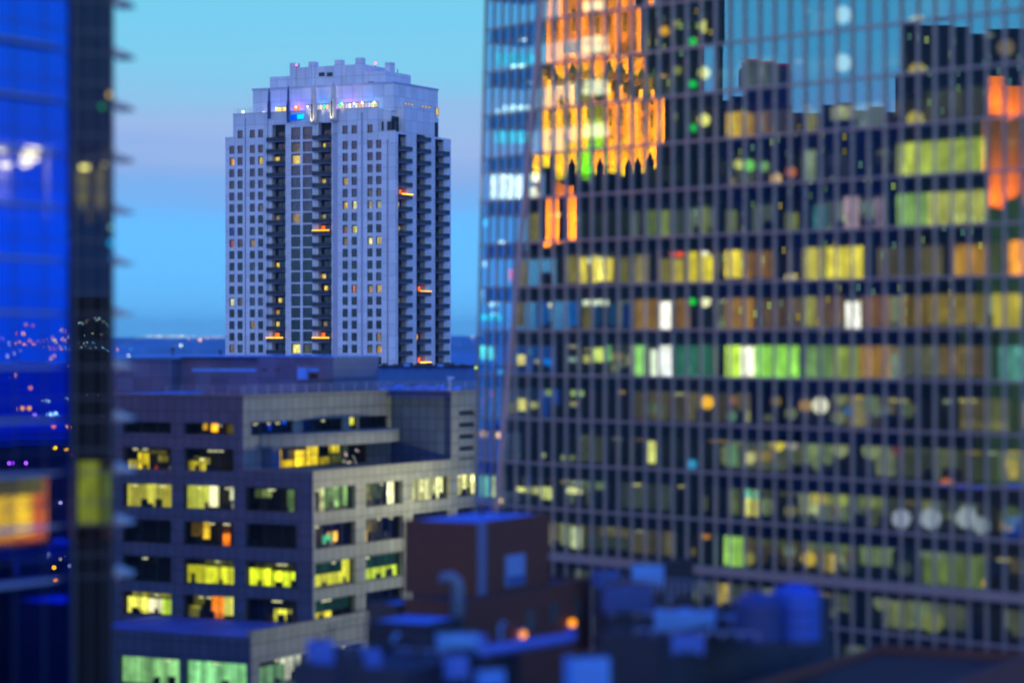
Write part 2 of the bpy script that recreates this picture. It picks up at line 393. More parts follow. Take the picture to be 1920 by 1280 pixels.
# crown
def front_of(dd): return Face((K.xy+DB*dd), DA)
cr_f = front_of(3.0); c0, c1 = cr_f.s(738), cr_f.s(474)
crD = 3.0; CRZ = 65.2
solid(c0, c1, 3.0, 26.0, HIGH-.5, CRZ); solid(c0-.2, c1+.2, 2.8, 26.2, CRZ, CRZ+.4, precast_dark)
up_f = front_of(8.0); u0, u1 = up_f.s(723), up_f.s(506)
solid(u0, u1, 8.0, 21, CRZ+.4, 69.0); solid(up_f.s(682), up_f.s(546), 7.6, 20.6, CRZ+.4, 71.0)
for x, t in ((553, 72.2), (588, 72.3), (637, 72.4), (676, 72.6)):
    a = up_f.s(x); solid(a-.9, a+.9, 6.9, 9.0, CRZ+.4, t)
solid(up_f.s(717)-.2, up_f.s(707), 12, 14, 69.0, 71.6)
W.build("wall", precast, T)
# small vents in the crown
for i, (x, y) in enumerate(((531,168),(571,165),(655,158),(696,156))):
    a, z = cr_f.sz(x, y); m = MB(); f = up_f; a = f.s(x); z = f.sz(x, y)[1]
    f.box(m, a-.8, a+.8, z-.35, z+.35, .02, .12); m.build("vent", dark_metal, T)
for x in (605, 620):
    a, z = up_f.sz(x, 140); m = MB(); up_f.box(m, a-.85, a+.85, z-.5, z+.5, .42, .5); m.build("vent", dark_metal, T)
for h in wins:
    x, y = FA.topx((h[0]+h[1])/2, (h[2]+h[3])/2)
    win_box(FA, h[0], h[1], h[2], h[3], -.25, lit_of(x, y), curt if (y < 410 or R.random() < .14) else (curt2 if R.random() < .35 else None))
for h in panes:
    x, y = FA.topx((h[0]+h[1])/2, (h[2]+h[3])/2)
    win_box(FA, h[0], h[1], h[2], h[3], -.25, lit_of(x, y, 9), curt if y < 400 else (curt2 if R.random() < .3 else None))
if spare.v: spare.build("window", inside_dark, T, kind="stuff")
# balconies
slab_m = diffuse("balcony_slab", (.22,.22,.30), var=.1)
glow = {(524,636):((255,150,20),6), (610,636):((255,150,20),6), (606,437):((255,150,10),5), (757,367):((255,150,20),7), (794,549):((255,180,60),3), (794,682):((255,170,50),6)}
nb = 0; bstuff = MB(); dstuff = MB()
for (f, a0, a1) in bal+rb:
    ks = range(KMIN, KMAX)
    for k in ks:
        zf = zc0-FH*k-1.35          # floor level
        if f is FB and k < 0 and abs(a0-rb[1][1]) > .1: continue
        if f is FB: zf -= .25
        x, y = f.topx((a0+a1)/2, zf+.5)
        ext = 1.1
        e0, e1 = (a0, a1+ext) if f is FA else (a0-.0, a1+ext*1.1)
        vis = nb < 100
        m = MB() if vis else bstuff
        f.box(m, e0, e1, zf-.14, zf, -1.9, 1.1, slab_m); f.box(m, e0+.08, e1-.08, zf+.13, zf+.95, 1.035, 1.05, dark_metal)
        f.box(m, e0, e1, zf+1.0, zf+1.08, 1.02, 1.1, dark_metal); f.box(m, e0, e1, zf+.06, zf+.12, 1.02, 1.1, dark_metal)
        n = 13
        for i in range(n):
            q = e0+(e1-e0)*i/(n-1)-.0; q = min(q, e1-.12); f.box(m, q, q+.12, zf+.12, zf+1.0, 1.04, 1.09, dark_metal)
        for e in (e0, e1-.06):
            f.box(m, e+.01, e+.05, zf+.1, zf+.98, .06, 1.02, dark_metal)
            f.box(m, e, e+.06, zf+1.0, zf+1.08, .05, 1.0, dark_metal)
            for i in range(5): f.box(m, e, e+.05, zf, zf+1.0, .1+i*.2, .2+i*.2, dark_metal)
        hb = None
        for (gx, gy), (gc, gk) in glow.items():
            if abs(gx-x) < 14 and abs(gy-y) < 11: hb = (gc, gk)
        o = m.build("balcony", dark_metal, T) if vis else None
        if hb and o:
            g = MB(); n = 26
            for i in range(n):
                p = f.at(e0+(e1-e0)*(i+.5)/n, zf+1.12+.03*math.sin(i*1.9), 1.16); g.ball(p, .13, n=6, h=4)
            f.box(g, e0, e1, zf+1.09, zf+1.14, 1.12, 1.17)
            g.build("string_light", emit(hb[0], hb[1], True), o)
            lw = MB(); f.box(lw, a1-1.2, a1-.2, zf+.2, zf+2.4, -1.5, -1.42); lw.build("lit_door", emit((255,110,30), 1.3), o)
        m = MB() if vis else dstuff
        w0 = a0+.05; w1 = a1-.05
        f.quad(m, w0+.2, w1-.2, zf+.05, zf+2.5, -1.62, tower_glass)
        f.quad(m, w0, w1, zf+.02, zf+2.7, -1.78, inside_dark)
        for q in (w0+.05, (w0+w1)/2-.06, w1-.17): f.box(m, q, q+.12, zf+.02, zf+2.5, -1.7, -1.55, dark_metal)
        hit = lit_of(x, y-8, 13, 10)
        if hit:
            side = max(w0+.3, min(w1-1.2, w0+(w1-w0)*.5+(-1)*R.choice((-.8, .1))))
            f.quad(m, side, side+R.uniform(.7, 1.5), zf+.5, zf+2.2, -1.66, room_light(hit[0], hit[1]*1.6, (f.d.x, f.d.y), .5, .6, .4, 1))
        if vis: m.build("balcony_door", dark_metal, T)
        nb += 1
    # side walls of the recess
bstuff.build("balcony", dark_metal, T, kind="stuff"); dstuff.build("balcony_door", dark_metal, T, kind="stuff")
RC = MB()
for (f, a0, a1) in bal+rb:
    f.quad(RC, a0, a1, GZ+20, HIGH-2, -1.8, inside_dark)
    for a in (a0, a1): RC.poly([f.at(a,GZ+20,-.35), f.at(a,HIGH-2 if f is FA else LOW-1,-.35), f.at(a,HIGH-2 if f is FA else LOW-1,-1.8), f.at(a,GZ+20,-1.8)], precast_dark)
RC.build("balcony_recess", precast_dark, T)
# terrace level: glazed sky lounge with coloured lamps, railing
lou = front_of(2.9)
m = MB(); a0, a1 = lou.s(709), lou.s(575)
lou.box(m, a0, a1, HIGH+.02, HIGH+2.0, -.02, .05, dark_metal)
for i in range(22):
    q = a0+(a1-a0)*i/22
    lou.quad(m, q+.12, q+(a1-a0)/22-.06, HIGH+.2, HIGH+1.8, .07, emit(R.choice([(255,225,190),(235,225,215),(200,200,225),(255,205,140),(180,190,215)]), R.uniform(1.0,2.2)))
m.build("lounge_glazing", dark_metal, T)
m = MB(); a0, a1 = lou.s(537), lou.s(515)
lou.box(m, a0, a1, HIGH+.02, HIGH+1.9, -.02, .05, dark_metal); lou.quad(m, a0+.1, a1-.1, HIGH+.2, HIGH+1.7, .07, room_light((255,225,120), 2.2, (DA.x, DA.y), .6, .5, .5)); m.build("lounge_glazing", dark_metal, T)
m = MB(); a0, a1 = lou.s(562), lou.s(551)
lou.box(m, a0, a1, HIGH-.1, HIGH+1.9, .1, .2); m.build("lit_sign", emit((255,130,40), 1.6), T)
for (x, y, c, k, r) in ((518,203,(210,255,255),4,.22),(555,201,(235,255,255),4,.22),(576,200,(235,245,255),4,.2),(608,200,(20,255,140),3,.4),(638,197,(20,255,90),4,.45),(641,195,(235,255,240),4,.25),
    (664,194,(240,250,255),4,.25),(675,194,(255,90,80),3,.25),(679,193,(240,250,255),4,.28),(702,192,(200,255,245),4,.28),(698,197,(60,255,100),3,.25),(456,210,(210,255,240),4,.35),(494,212,(255,240,190),3,.4),(470,214,(190,235,230),2,.25),(478,213,(120,200,120),1.5,.25)):
    a, z = lou.sz(x, y, 1.2); m = MB(); m.ball(lou.at(a, z, 1.2), r, n=8, h=5); m.build("terrace_lamp", emit(c, k, True), T)
for (x0, x1, y0, y1, c, k) in ((555,569,213.5,224,(0,90,255),1.4),(560,571,215,223.5,(0,225,255),1.5),(540,559,215,226,(0,80,250),1.2)):
    f = FA; a0, z1 = f.sz(x1, y0, .4); a1, z0 = f.sz(x0, y1, .4); m = MB(); oo = .5+x0*.001
    f.box(m, a0, a1, z0, z1, oo-.15, oo); m.build("lit_sign", emit(c, k, True), T)
m = MB(); f = FA
for a in [sH0+.3+i*1.9 for i in range(25)]:
    if a < sH1: f.box(m, a, a+.08, HIGH+.35, HIGH+1.5, -.1, -.02)
for z in (HIGH+.9, HIGH+1.5): f.box(m, sH0, sH1, z, z+.06, -.1, -.02)
m.build("railing", rail_metal, T)
# lamps in small row windows on the right-hand side of the crown
cb = Face((K.xy+DB*3.0+DA*c0), DB, (-DA.x, -DA.y))
for (x0, x1, y0, y1) in ((757, 776, 192, 199), (789, 808, 197, 204), (816, 823, 202, 217)):
    a0, z1 = cb.sz(x0, y0, .05); a1, z0 = cb.sz(x1, y1, .05); m = MB(); cb.box(m, a0, a1, z0, z1, -.02, .06, dark_metal)
    n = max(1, int((x1-x0)/5))
    for i in range(n): cb.quad(m, a0+(a1-a0)*(i+.15)/n, a0+(a1-a0)*(i+.85)/n, z0+.1, z1-.1, .08, emit((255,215,110), .8))
    m.build("crown_window", dark_metal, T)
# dark openings on the setback wall by the corner
sb = front_of(2.4)
for (x0, x1) in ((713, 720), (727, 745)):
    m = MB(); sb.box(m, sb.s(x1), sb.s(x0), LOW+.32, LOW+2.8, .22, .32); m.build("terrace_door", dark_metal, T)
# four pointed pylons on the parapet, the middle pair floodlit
pyl = diffuse("pylon_cladding", (.62,.60,.55), var=.06, rough=.4); pyl_unlit = diffuse("unlit_pylon_cladding", (.06,.10,.25), var=.1)  # unlit pair has its darkness painted in as blue
for (x, top, bot, litp) in ((504.5,165,223,0),(540.5,160,230,0),(588.5,160,232,1),(625.5,153,227,1)):
    a = FA.s(x, 1.0); P = FA.at(a, 0, 1.0); zt = (CY-top)/F*P.y; zb = (CY-bot)/F*P.y; H = zt-zb; wdt = 1.0 if litp else .45
    m = MB(); m.tube([(P.x,P.y,zb), (P.x,P.y,zb+.04*H), (P.x,P.y,zb+.55*H), (P.x,P.y,zb+.57*H), (P.x,P.y,zb+.84*H), (P.x,P.y,zt)], [wdt*.75, wdt, wdt, wdt*.72, wdt*.66, .05], n=8)
    py = m.build("pylon", pyl if litp else pyl_unlit, T)
    fn = MB(); FA.box(fn, a-.12, a+.12, zb+.1*H, zb+.5*H, 1.0+wdt*.9, 1.0+wdt+.12); fn.build("fin", dark_metal, py)
    if litp:
        lp = FA.at(a+.8, zb-.5, 4.0)
        l = bpy.data.lights.new("floodlight", 'SPOT'); l.energy = 1300; l.color = (1,.80,.48); l.spot_size = math.radians(75); l.spot_blend = .6; l.shadow_soft_size = .2
        lo = bpy.data.objects.new("floodlight", l); COL.objects.link(lo); lo.parent = T; lo.location = lp-wl(T)
        lo.rotation_euler = (Vector((P.x,P.y,zb+.5*H))-lp).to_track_quat('-Z','Y').to_euler()
# coloured wash on the crown wall
for (x, c, e) in ((560,(.30,.06,1),330),(605,(.03,.2,1),330),(655,(.45,.08,1),380),(520,(.1,.15,1),260),(690,(.03,.25,1),260)):
    p = lou.at(lou.s(x), HIGH+.7, 1.3); l = bpy.data.lights.new("wash_light", 'POINT'); l.energy = e; l.color = c; l.shadow_soft_size = .2
    lo = bpy.data.objects.new("wash_light", l); COL.objects.link(lo); lo.parent = T; lo.location = p-wl(T)
# aviation lamps
for (x, y) in ((556,122),(672.5,114),(704,119)):
    P = px(x, y, 668+8); m = MB(); m.ball(P, .28, n=8, h=5); m.tube([(P.x,P.y,P.z-1.0),(P.x,P.y,P.z-.2)], .06, n=5, m=dark_metal); m.build("warning_lamp", emit((255,90,110), 5), T)
m = MB(); P = px(742, 130, 690)
for dx in (-.5, .5): m.tube([(P.x+dx,P.y,67),(P.x+dx,P.y,P.z)], .12, n=6)
m.build("antenna", dark_metal, T)
TOWER_END = True

# ------------------------------------------------------------------ stone office block
Q = px(587, CY, 245); OA = Face((Q.x, Q.y), DA); OB = Face((Q.x, Q.y), DB, (-DA.x, -DA.y))
B = thing("office_building", "stepped stone office block with long ribbon windows and a rounded balcony over its terrace", "building", (Q.x, Q.y, GZ))
stoneA = panelled("granite_shade_tone", (.058,.088,.155), (DA.x, DA.y), 1.02, 1.28, joint=.6, jw=.09, var=.16, off=.15)  # front's dusk shade put into the granite colour
stoneB = panelled("granite_lit_tone", (.205,.225,.21), (DB.x, DB.y), 1.3, 1.28, joint=.6, jw=.10, var=.16, off=.15)  # same granite, with the side's warm light put into its colour
stone_mix = panelled("granite_ledge", (.20,.20,.20), (DB.x, DB.y), 1.3, 20, joint=.35, jw=.06, var=.1)
OT, TER = -5.35, -12.4        # roof parapet and terrace parapet heights
aR = OA.s(456); aL = OA.s(150); bE = OB.s(990); b845 = OB.s(845.5)
OBp = Face(OA.at(aR, 0).xy, DB, (-DA.x, -DA.y)); bp733 = OBp.s(733)
rows = [(-9.1,-7.95),(-12.6,-10.4),(-16.25,-13.95),(-19.7,-17.4),(-23.4,-21.0),(-26.7,-24.5),(-30.3,-28.0)]
def front_holes():
    hs = []
    for r, (z0, z1) in enumerate(rows):
        for (x0, x1) in ((231,321),(343.5,438),(460.5,557)):
            if r < 2 and x0 > 450: continue
            a1, a0 = OA.s(x0), OA.s(x1); hs.append((a0, a1, z0, z1))
    return hs
hA = front_holes(); holesB = []
for r in range(2, 7):
    for (x0, x1) in ((591,667),(686,756),(774,845),(858,905),(918,985)):
        holesB.append((OB.s(x0), OB.s(x1), rows[r][0], rows[r][1]))
WA = MB(); OA.wall(WA, 0, aR, -42, TER, [h for h in hA if h[3] < TER], .5); OA.wall(WA, aR, aL, -42, OT, [h for h in hA if h[0] > aR-.1], .5)
WA.poly([OA.at(0,GZ), OA.at(aL,GZ), OA.at(aL,-42), OA.at(0,-42)])
OBT = bp733
# blank grey wall C between the terrace and the tan block
CW = Face(OBp.at(bp733, 0).xy, (-DA.x, -DA.y)); cE = CW.s(845.5)
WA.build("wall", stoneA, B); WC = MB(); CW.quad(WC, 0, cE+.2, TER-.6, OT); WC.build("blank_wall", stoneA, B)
WB = MB(); OB.wall(WB, 0, bE, -42, TER, holesB, .5)
WB.poly([OB.at(0,GZ), OB.at(bE,GZ), OB.at(bE,-42), OB.at(0,-42)])
lv = []
for i in range(5):
    z = -7.85-1.22*i; lv.append((OB.s(861), OB.s(892), z, z+.52))
OB.wall(WB, b845, bE, TER, OT, [l for l in lv], .4)
top_holes = [(OBp.s(a), OBp.s(b), rows[0][0]-.05, rows[0][1]+.1) for a, b in ((470.5,551),(567.5,643.5),(656,671.5),(673.5,728))]
OBp.wall(WB, 0, bp733, TER-.6, OT, top_holes+[(OBp.s(510), OBp.s(690), TER-.2, -10.3)], .4)
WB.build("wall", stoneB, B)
# roofs and copings
m = MB()
bk = 26
def OP(a, b, z): p = Q.xy+DA*a+DB*b; return (p.x, p.y, z)
m.poly([OP(0.3,.3,TER-.7), OP(aR,0.3,TER-.7), OP(aR,bp733,TER-.7), OP(.3,bp733,TER-.7)])
m.poly([OP(aR+.3,0.3,OT-.5), OP(aL,0.3,OT-.5), OP(aL,bE,OT-.5), OP(aR+.3,bE,OT-.5)])
m.poly([OP(.3,b845,OT-.5), OP(aR+.3,b845,OT-.5), OP(aR+.3,bE,OT-.5), OP(.3,bE,OT-.5)])
m.poly([OP(0,bE,GZ), OP(aL,bE,GZ), OP(aL,bE,OT), OP(0,bE,OT)]); m.poly([OP(aL,0,GZ), OP(aL,bE,GZ), OP(aL,bE,OT), OP(aL,0,OT)])
m.build("roof", roof_blue, B)
m = MB()
OA.box(m, aR-.02, aL, OT, OT+.14, -.4, .12); OBp.box(m, .1, bp733, OT, OT+.14, -.4, .12); CW.box(m, .42, cE, OT, OT+.14, -.4, .12)
OB.box(m, b845+.15, bE, OT, OT+.14, -.4, .12); OA.box(m, -.1, aR-.05, TER, TER+.14, -.45, .1); OB.box(m, .42, b845, TER, TER+.14, -.45, .1)
m.build("coping", stone_mix, B)
# rails on the roof edge
m = MB()
def rail(f, a0, a1, z, n, hgt=.85, o=-.2):
    for i in range(n+1):
        q = a0+(a1-a0)*i/n; f.box(m, q-.04, q+.04, z, z+hgt, o-.04, o+.04)
    for k in (.3, .58, .85): f.box(m, min(a0, a1), max(a0, a1), z+k*hgt/.85-.05, z+k*hgt/.85, o-.03, o+.03)
rail(OA, aR, aR+9, OT+.14, 5); rail(OBp, 0, bp733, OT+.14, 12); rail(CW, 0, cE, OT+.14, 4); rail(OB, b845, bE, OT+.14, 5)
m.build("railing", rail_metal, B)
# office windows: each a frame with mullions, a glass pane and the room behind
ylw, grn, orng, wht = (235,225,60), (190,205,120), (255,165,30), (240,240,200)
owin = {}
def office_window(f, h, spec, nm=4, dep=.5):
    a0, a1, z0, z1 = h; m = MB()
    nm = max(2, int((a1-a0)/1.55))
    for i in range(nm+1):
        q = a0+(a1-a0)*i/nm; q = min(max(q, a0+.03), a1-.03); f.box(m, q-.03, q+.03, z0, z1, -dep, -dep+.06)
    f.box(m, a0, a1, z0, z0+.06, -dep-.002, -dep+.062); f.box(m, a0, a1, z1-.06, z1, -dep-.002, -dep+.062)
    wdw = m.build("window", dark_metal, B)
    g = MB(); f.quad(g, a0, a1, z0, z1, -dep-.01); g.build("pane", office_glass, wdw)
    m = MB(); R0 = -dep-.02; D = 1.8; RW = -dep-D
    dk = inside_dark
    f.quad(m, a0, a1, z0-.3, z1+.1, RW, dk)
    for a in (a0, a1): m.poly([f.at(a,z0-.3,R0), f.at(a,z0-.3,RW), f.at(a,z1+.1,RW), f.at(a,z1+.1,R0)], dk)
    m.poly([f.at(a0,z1+.1,R0), f.at(a1,z1+.1,R0), f.at(a1,z1+.1,RW), f.at(a0,z1+.1,RW)], dk)
    m.poly([f.at(a0,z0-.02,R0), f.at(a1,z0-.02,R0), f.at(a1,z0-.02,RW), f.at(a0,z0-.02,RW)], dk)
    W_ = a1-a0; H_ = z1-z0
    for i, (s0, s1, t0, t1, c, k, blind) in enumerate(spec):
        # s along the window as the photo shows it left to right, t up
        if f.d.x < 0: s0, s1 = 1-s1, 1-s0
        oo = (-dep-.25 if blind else -dep-.45)-i*.012
        f.quad(m, a0+W_*s0, a0+W_*s1, z0+H_*t0, z0+H_*t1, oo, room_light(c, k, (f.d.x, f.d.y), .62 if blind else .9, 3.0 if blind else .55, .45 if blind else .8, i % 3))
    # desks, chairs and a column, standing dark in front of the light
    rr = random.Random(int(abs(a0*91+z0*37)))
    for i in range(rr.randint(2, 4)):
        q = a0+rr.uniform(.05, .85)*W_; f.box(m, q, q+rr.uniform(.3, .9), z0-.01, z0+rr.uniform(.15, .38)*H_, -dep-.21-i*.006, -dep-.1-i*.006, dk)
    if spec:
        for i in range(rr.randint(1, 3)):
            q = a0+rr.uniform(.1, .8)*W_; f.box(m, q, q+.5, z1-.3, z1-.22, -dep-.24, -dep-.12, emit((255,250,190), 1.6))
    m.build("room", dk, wdw)
def E(*a): return [tuple(x) for x in a]
Y1 = (225,215,60)
spA = {
 (0,0):[], (0,1):E((.28,.38,.4,.95,(255,190,40),1.2,0),(.45,.58,.25,1,(255,175,30),1.6,0),(.75,1,.0,.9,(90,80,25),.6,0)),
 (1,0):E((0,.22,.0,.4,(230,210,70),1.1,0),(.2,.42,.0,.72,(255,225,40),1.5,0),(.2,.8,.7,.85,(120,110,40),.6,0),(.6,.82,.35,.62,(210,200,80),1.0,0),(.48,.6,.0,.15,(220,80,40),.9,0),(.82,1,.0,.15,(210,200,140),.8,0)),
 (1,1):E((0,.2,.0,.42,(225,205,50),1.4,0),(.22,.42,.0,.36,(235,220,60),1.4,0),(.22,.42,.42,.55,(235,225,120),1.4,0),(.1,.22,.55,.62,(150,145,90),.8,0)),
 (2,0):E((.0,.34,.02,.95,(190,185,70),1.1,1),(.36,.74,.0,.98,(205,200,75),1.3,1),(.75,1,.02,.97,(215,205,70),1.2,1)),
 (2,1):E((0,.42,.02,.98,(205,210,80),1.5,1),(.42,.62,.1,.98,(245,240,180),1.6,1),(.82,1,.4,.95,(200,205,160),1.0,0),(.85,1,.05,.3,(210,210,190),1.0,0)),
 (2,2):E((.08,.4,.55,.9,(140,160,90),.9,0),(.7,1,.0,.9,(120,160,100),.9,0),(.9,.98,.0,.9,(220,225,160),1.5,0)),
 (3,0):[], (3,1):E((.05,.3,.35,.9,(140,110,30),.7,0),(.28,.42,.25,.95,(210,170,40),1.1,0),(.68,.82,.0,.5,(235,115,15),1.5,0),(.68,.82,.5,.85,(90,50,25),.6,0)),
 (3,2):[], (4,0):E((.2,.6,.7,.9,(40,45,30),.4,0)),
 (4,1):E((0,.35,.02,.72,(205,205,40),1.4,1),(.36,1,.02,.68,(215,220,45),1.6,1),(.35,.9,.7,.95,(110,115,50),.5,1)),
 (4,2):E((0,.42,.04,.7,(205,220,35),1.7,1),(.45,1,.04,.62,(215,235,40),1.8,1),(.5,.7,.2,.4,(240,240,150),2,0),(.1,.9,.75,.9,(90,95,40),.4,1)),
 (5,0):E((0,.45,.05,.75,(235,230,90),1.5,1),(.4,.72,.1,.7,(245,240,190),1.6,1),(.7,1,.05,.7,(190,225,70),1.6,1),(.1,.9,.78,1,(150,150,50),.8,1)),
 (5,1):E((0,.25,.0,.5,(160,155,50),.9,0),(.1,.3,.55,1,(130,130,40),.7,0),(.48,.72,.0,.95,(225,120,20),1.3,1),(.7,.9,.15,.95,(215,215,90),1.6,1)),
 (5,2):E((.45,.8,.0,.55,(205,205,55),1.5,0),(.3,.9,.0,.3,(90,70,30),.5,0)),
 (6,0):[], (6,1):[], (6,2):[]}
cnt = {}
for h in hA:
    r = [i for i, q in enumerate(rows) if abs(q[0]-h[2]) < .01][0]
    c = [i for i, xx in enumerate((231,343.5,460.5)) if abs(OA.s(xx)-h[1]) < .05][0]
    office_window(OA, h, spA.get((r, c), []))
spB = {(2,0):E((.3,.42,.0,1,(215,220,150),1.4,0),(.42,1,.1,.98,(130,170,95),1.2,0),(.45,.95,.0,.15,(60,70,50),.4,0)),(2,1):E((0,.35,.0,.9,(140,140,85),.9,0),(.3,.7,.3,.9,(90,105,70),.7,0),(.8,.97,.0,.95,(255,255,190),2.4,0)),
 (2,2):E((0,1,0,.95,(250,250,170),1.9,0),(.05,.95,.1,.8,(255,255,235),2.2,0)),(2,3):E((0,1,.05,.98,(240,240,150),1.9,0),(.1,.9,.1,.7,(255,255,230),2.2,0)),(2,4):[],
 (3,0):E((.38,.6,.15,.5,(90,200,140),1.3,0),(.5,.75,.2,.6,(240,180,70),1.5,0),(.45,.7,.05,.25,(240,190,180),1.2,0)),(3,1):E((0,.25,.0,.5,(245,200,40),1.6,0),(0,.5,.4,.9,(120,110,60),.7,0)),
 (4,0):E((0,.85,.05,.5,(220,220,60),1.5,1),(.82,1,.05,.95,(235,235,60),1.6,1),(0,.8,.55,.95,(40,90,60),.5,1)),(4,1):E((0,1,.02,.45,(200,225,60),1.6,1),(0,1,.5,.95,(40,90,60),.5,1)),
 (5,0):E((0,.6,.0,.4,(230,215,60),1.5,0),(0,1,.45,.95,(40,90,60),.5,1)),(3,2):[],(3,3):[]}
for h in holesB:
    r = [i for i, q in enumerate(rows) if abs(q[0]-h[2]) < .01][0]
    c = [i for i, xx in enumerate((591,686,774,858,918)) if abs(OB.s(xx)-h[0]) < .05][0]
    office_window(OB, h, spB.get((r, c), []))
for i, h in enumerate(top_holes):
    office_window(OBp, h, [E((.55,.62,.3,.7,(0,70,255),1.2,0),(.9,.96,.7,.95,(0,80,255),.8,0)), E((.05,.35,.1,.9,(10,30,90),.4,0)), E((0,1,0,1,(255,255,60),2.6,1)), []][i], dep=.3)
# louvres of the tan block
for l in lv:
    m = MB(); OB.quad(m, l[0], l[1], l[2], l[3], -.38)
    for i in range(3): OB.box(m, l[0], l[1], l[2]+.08+i*.15, l[2]+.12+i*.15, -.3, -.18)
    m.build("louvre", dark_metal, B)
# terrace lounge: big lit panes between dark mullions, and the curved balcony above
m = MB(); a0, a1 = OBp.s(510), OBp.s(690)
for i in range(9):
    q = a0+(a1-a0)*i/8; OBp.box(m, q-.05, q+.05, TER-.18, -10.32, -.35, -.25)
OBp.box(m, a0, a1, -11.45, -11.38, -.34, -.26)
g0 = m.build("window", dark_metal, B)
m = MB(); OBp.quad(m, a0, a1, TER-.2, -10.3, -.37); m.build("pane", office_glass, g0)
m = MB(); OBp.quad(m, a0, a1, TER-.3, -10.2, -4.5)
for a in (a0, a1): m.poly([OBp.at(a,TER-.3,-.38), OBp.at(a,TER-.3,-4.5), OBp.at(a,-10.2,-4.5), OBp.at(a,-10.2,-.38)])
m.poly([OBp.at(a0,-10.25,-.38), OBp.at(a1,-10.25,-.38), OBp.at(a1,-10.25,-4.5), OBp.at(a0,-10.25,-4.5)])
for i, (x0, x1, t0, t1, c, k) in enumerate(((511,530,.0,.85,(255,205,30),1.7),(520,529,.0,.8,(255,250,170),2.4),(530,552,.0,.32,(240,200,40),1.5),(541,551,.35,.8,(150,130,60),.6),(553,576,.0,.75,(255,215,40),1.7),(574,597,.0,.9,(255,220,40),1.7),(560,596,.1,.35,(255,245,130),2.2),
    (598,618,.0,.35,(190,170,30),.9),(618,637,.5,.95,(205,185,40),1.3),(618,640,.0,.4,(120,130,60),.6),(638,655,.05,.95,(90,105,80),.5),(674,688,.0,.85,(235,180,20),1.3))):
    OBp.quad(m, OBp.s(x0,-2), OBp.s(x1,-2), TER-.2+2.1*t0, TER-.2+2.1*t1, -2-i*.01, room_light(c, k, (DB.x, DB.y), .7, .5, .45, i % 3))
m.build("room", inside_dark, g0)
m = MB(); rr = random.Random(3)
for i in range(26):
    a, z = OBp.sz(rr.uniform(640, 672), rr.uniform(842, 884), -.6); m.ball(OBp.at(a, z, -.6), rr.uniform(.04,.09), n=6, h=4, m=emit(rr.choice([(230,230,200),(240,200,200),(200,220,210)]), 1.6))
m.build("decoration", inside_dark, g0)
m = MB(); base_i = []; c0z, c1z = -10.35, -9.15
arc = []; A0 = OBp.s(487); A1 = bp733-1.0
for i in range(41):
    t = i/40 if i < 24 else .6+.4*math.sin((i-24)/16*math.pi/2)
    o = .15+3.9*math.sin(t/.6*math.pi/2)**.9 if t < .6 else .02+4.03*math.sqrt(max(0, 1-((t-.6)/.4)**2.6))
    arc.append((A0+(A1-A0)*t, o))
outer = [OBp.at(a, c0z, o) for a, o in arc]; inner = [OBp.at(a, c0z, 0.02) for a, o in arc]
up = Vector((0,0,c1z-c0z))
for i in range(len(arc)-1):
    m.poly([outer[i], outer[i+1], outer[i+1]+up, outer[i]+up]); m.poly([inner[i], outer[i], outer[i+1], inner[i+1]]); m.poly([inner[i]+up, inner[i+1]+up, outer[i+1]+up, outer[i]+up])
m.poly([outer[-1], inner[-1], inner[-1]+up, outer[-1]+up]); m.poly([outer[0], outer[0]+up, inner[0]+up, inner[0]])
m.build("curved_balcony", stoneB, B)
for (x, y) in ((517, 860),):
    a = OBp.s(x-24, 1); m = MB(); OBp.box(m, OBp.s(490), OBp.s(506), TER-.6, c0z, .03, 1.2); m.build("pier", stoneA, B)
# lower projecting wing at the foot
WZ = -26.6
c = px(470, CY, 233.7); XA = Face((c.x, c.y), DA); XB = Face((c.x, c.y), DB, (-DA.x, -DA.y))
wing = thing("low_wing", "lower stone wing with wide green-lit windows projecting from the foot of the office block", "building", (c.x, c.y, GZ))
xr = XB.s(690); xl = XA.s(150)
wr = [(-31.6,-29.2)]; xh = [(XA.s(b), XA.s(a), -31.5, -29.0) for a, b in ((222,337),(345,462))]
m = MB(); XA.wall(m, 0, xl, -40, WZ, xh, .4); m.poly([XA.at(0,GZ), XA.at(xl,GZ), XA.at(xl,-40), XA.at(0,-40)]); m.build("wall", stoneA, wing)
xbh = [(XB.s(486), XB.s(575), -31.3, -29.0), (XB.s(596), XB.s(680), -31.3, -29.0)]
m = MB(); XB.wall(m, 0, xr, -40, WZ, xbh, .4); m.poly([XB.at(0,GZ), XB.at(xr,GZ), XB.at(xr,-40), XB.at(0,-40)])
XB.box(m, 0.02, xr, WZ, WZ+.55, -.5, .1); m.poly([XB.at(xr,GZ), XB.at(xr,WZ), XB.at(xr,WZ,-.9), XB.at(xr,GZ,-.9)]); m.build("wall", stoneB, wing)
m = MB(); L_ = 11.8
wing_roof = diffuse("dull_roof", (.035,.10,.36), rough=.7, var=.3, vs=.4, streak=False)
m.poly([XA.at(0,WZ-.02,-.02), XA.at(xl,WZ-.02,-.02), XA.at(xl,WZ-.02,-L_), XA.at(0,WZ-.02,-L_)]); m.build("roof", wing_roof, wing)
_B = B; B = wing
office_window(XA, xh[0], E((0,1,.02,.98,(130,190,120),1.3,1),(.05,.9,.2,.8,(150,200,120),1.0,1)), dep=.4)
office_window(XA, xh[1], E((0,1,.02,.98,(130,205,135),1.3,1),(.1,.8,.2,.8,(150,210,140),1.1,1)), dep=.4)
office_window(XB, xbh[0], E((0,.65,.02,.75,(110,160,110),1.2,1),(.55,1,.05,1,(225,230,200),1.4,1)), dep=.4)
office_window(XB, xbh[1], E((0,1,.05,.5,(150,150,90),.8,1)), dep=.4)
B = _B

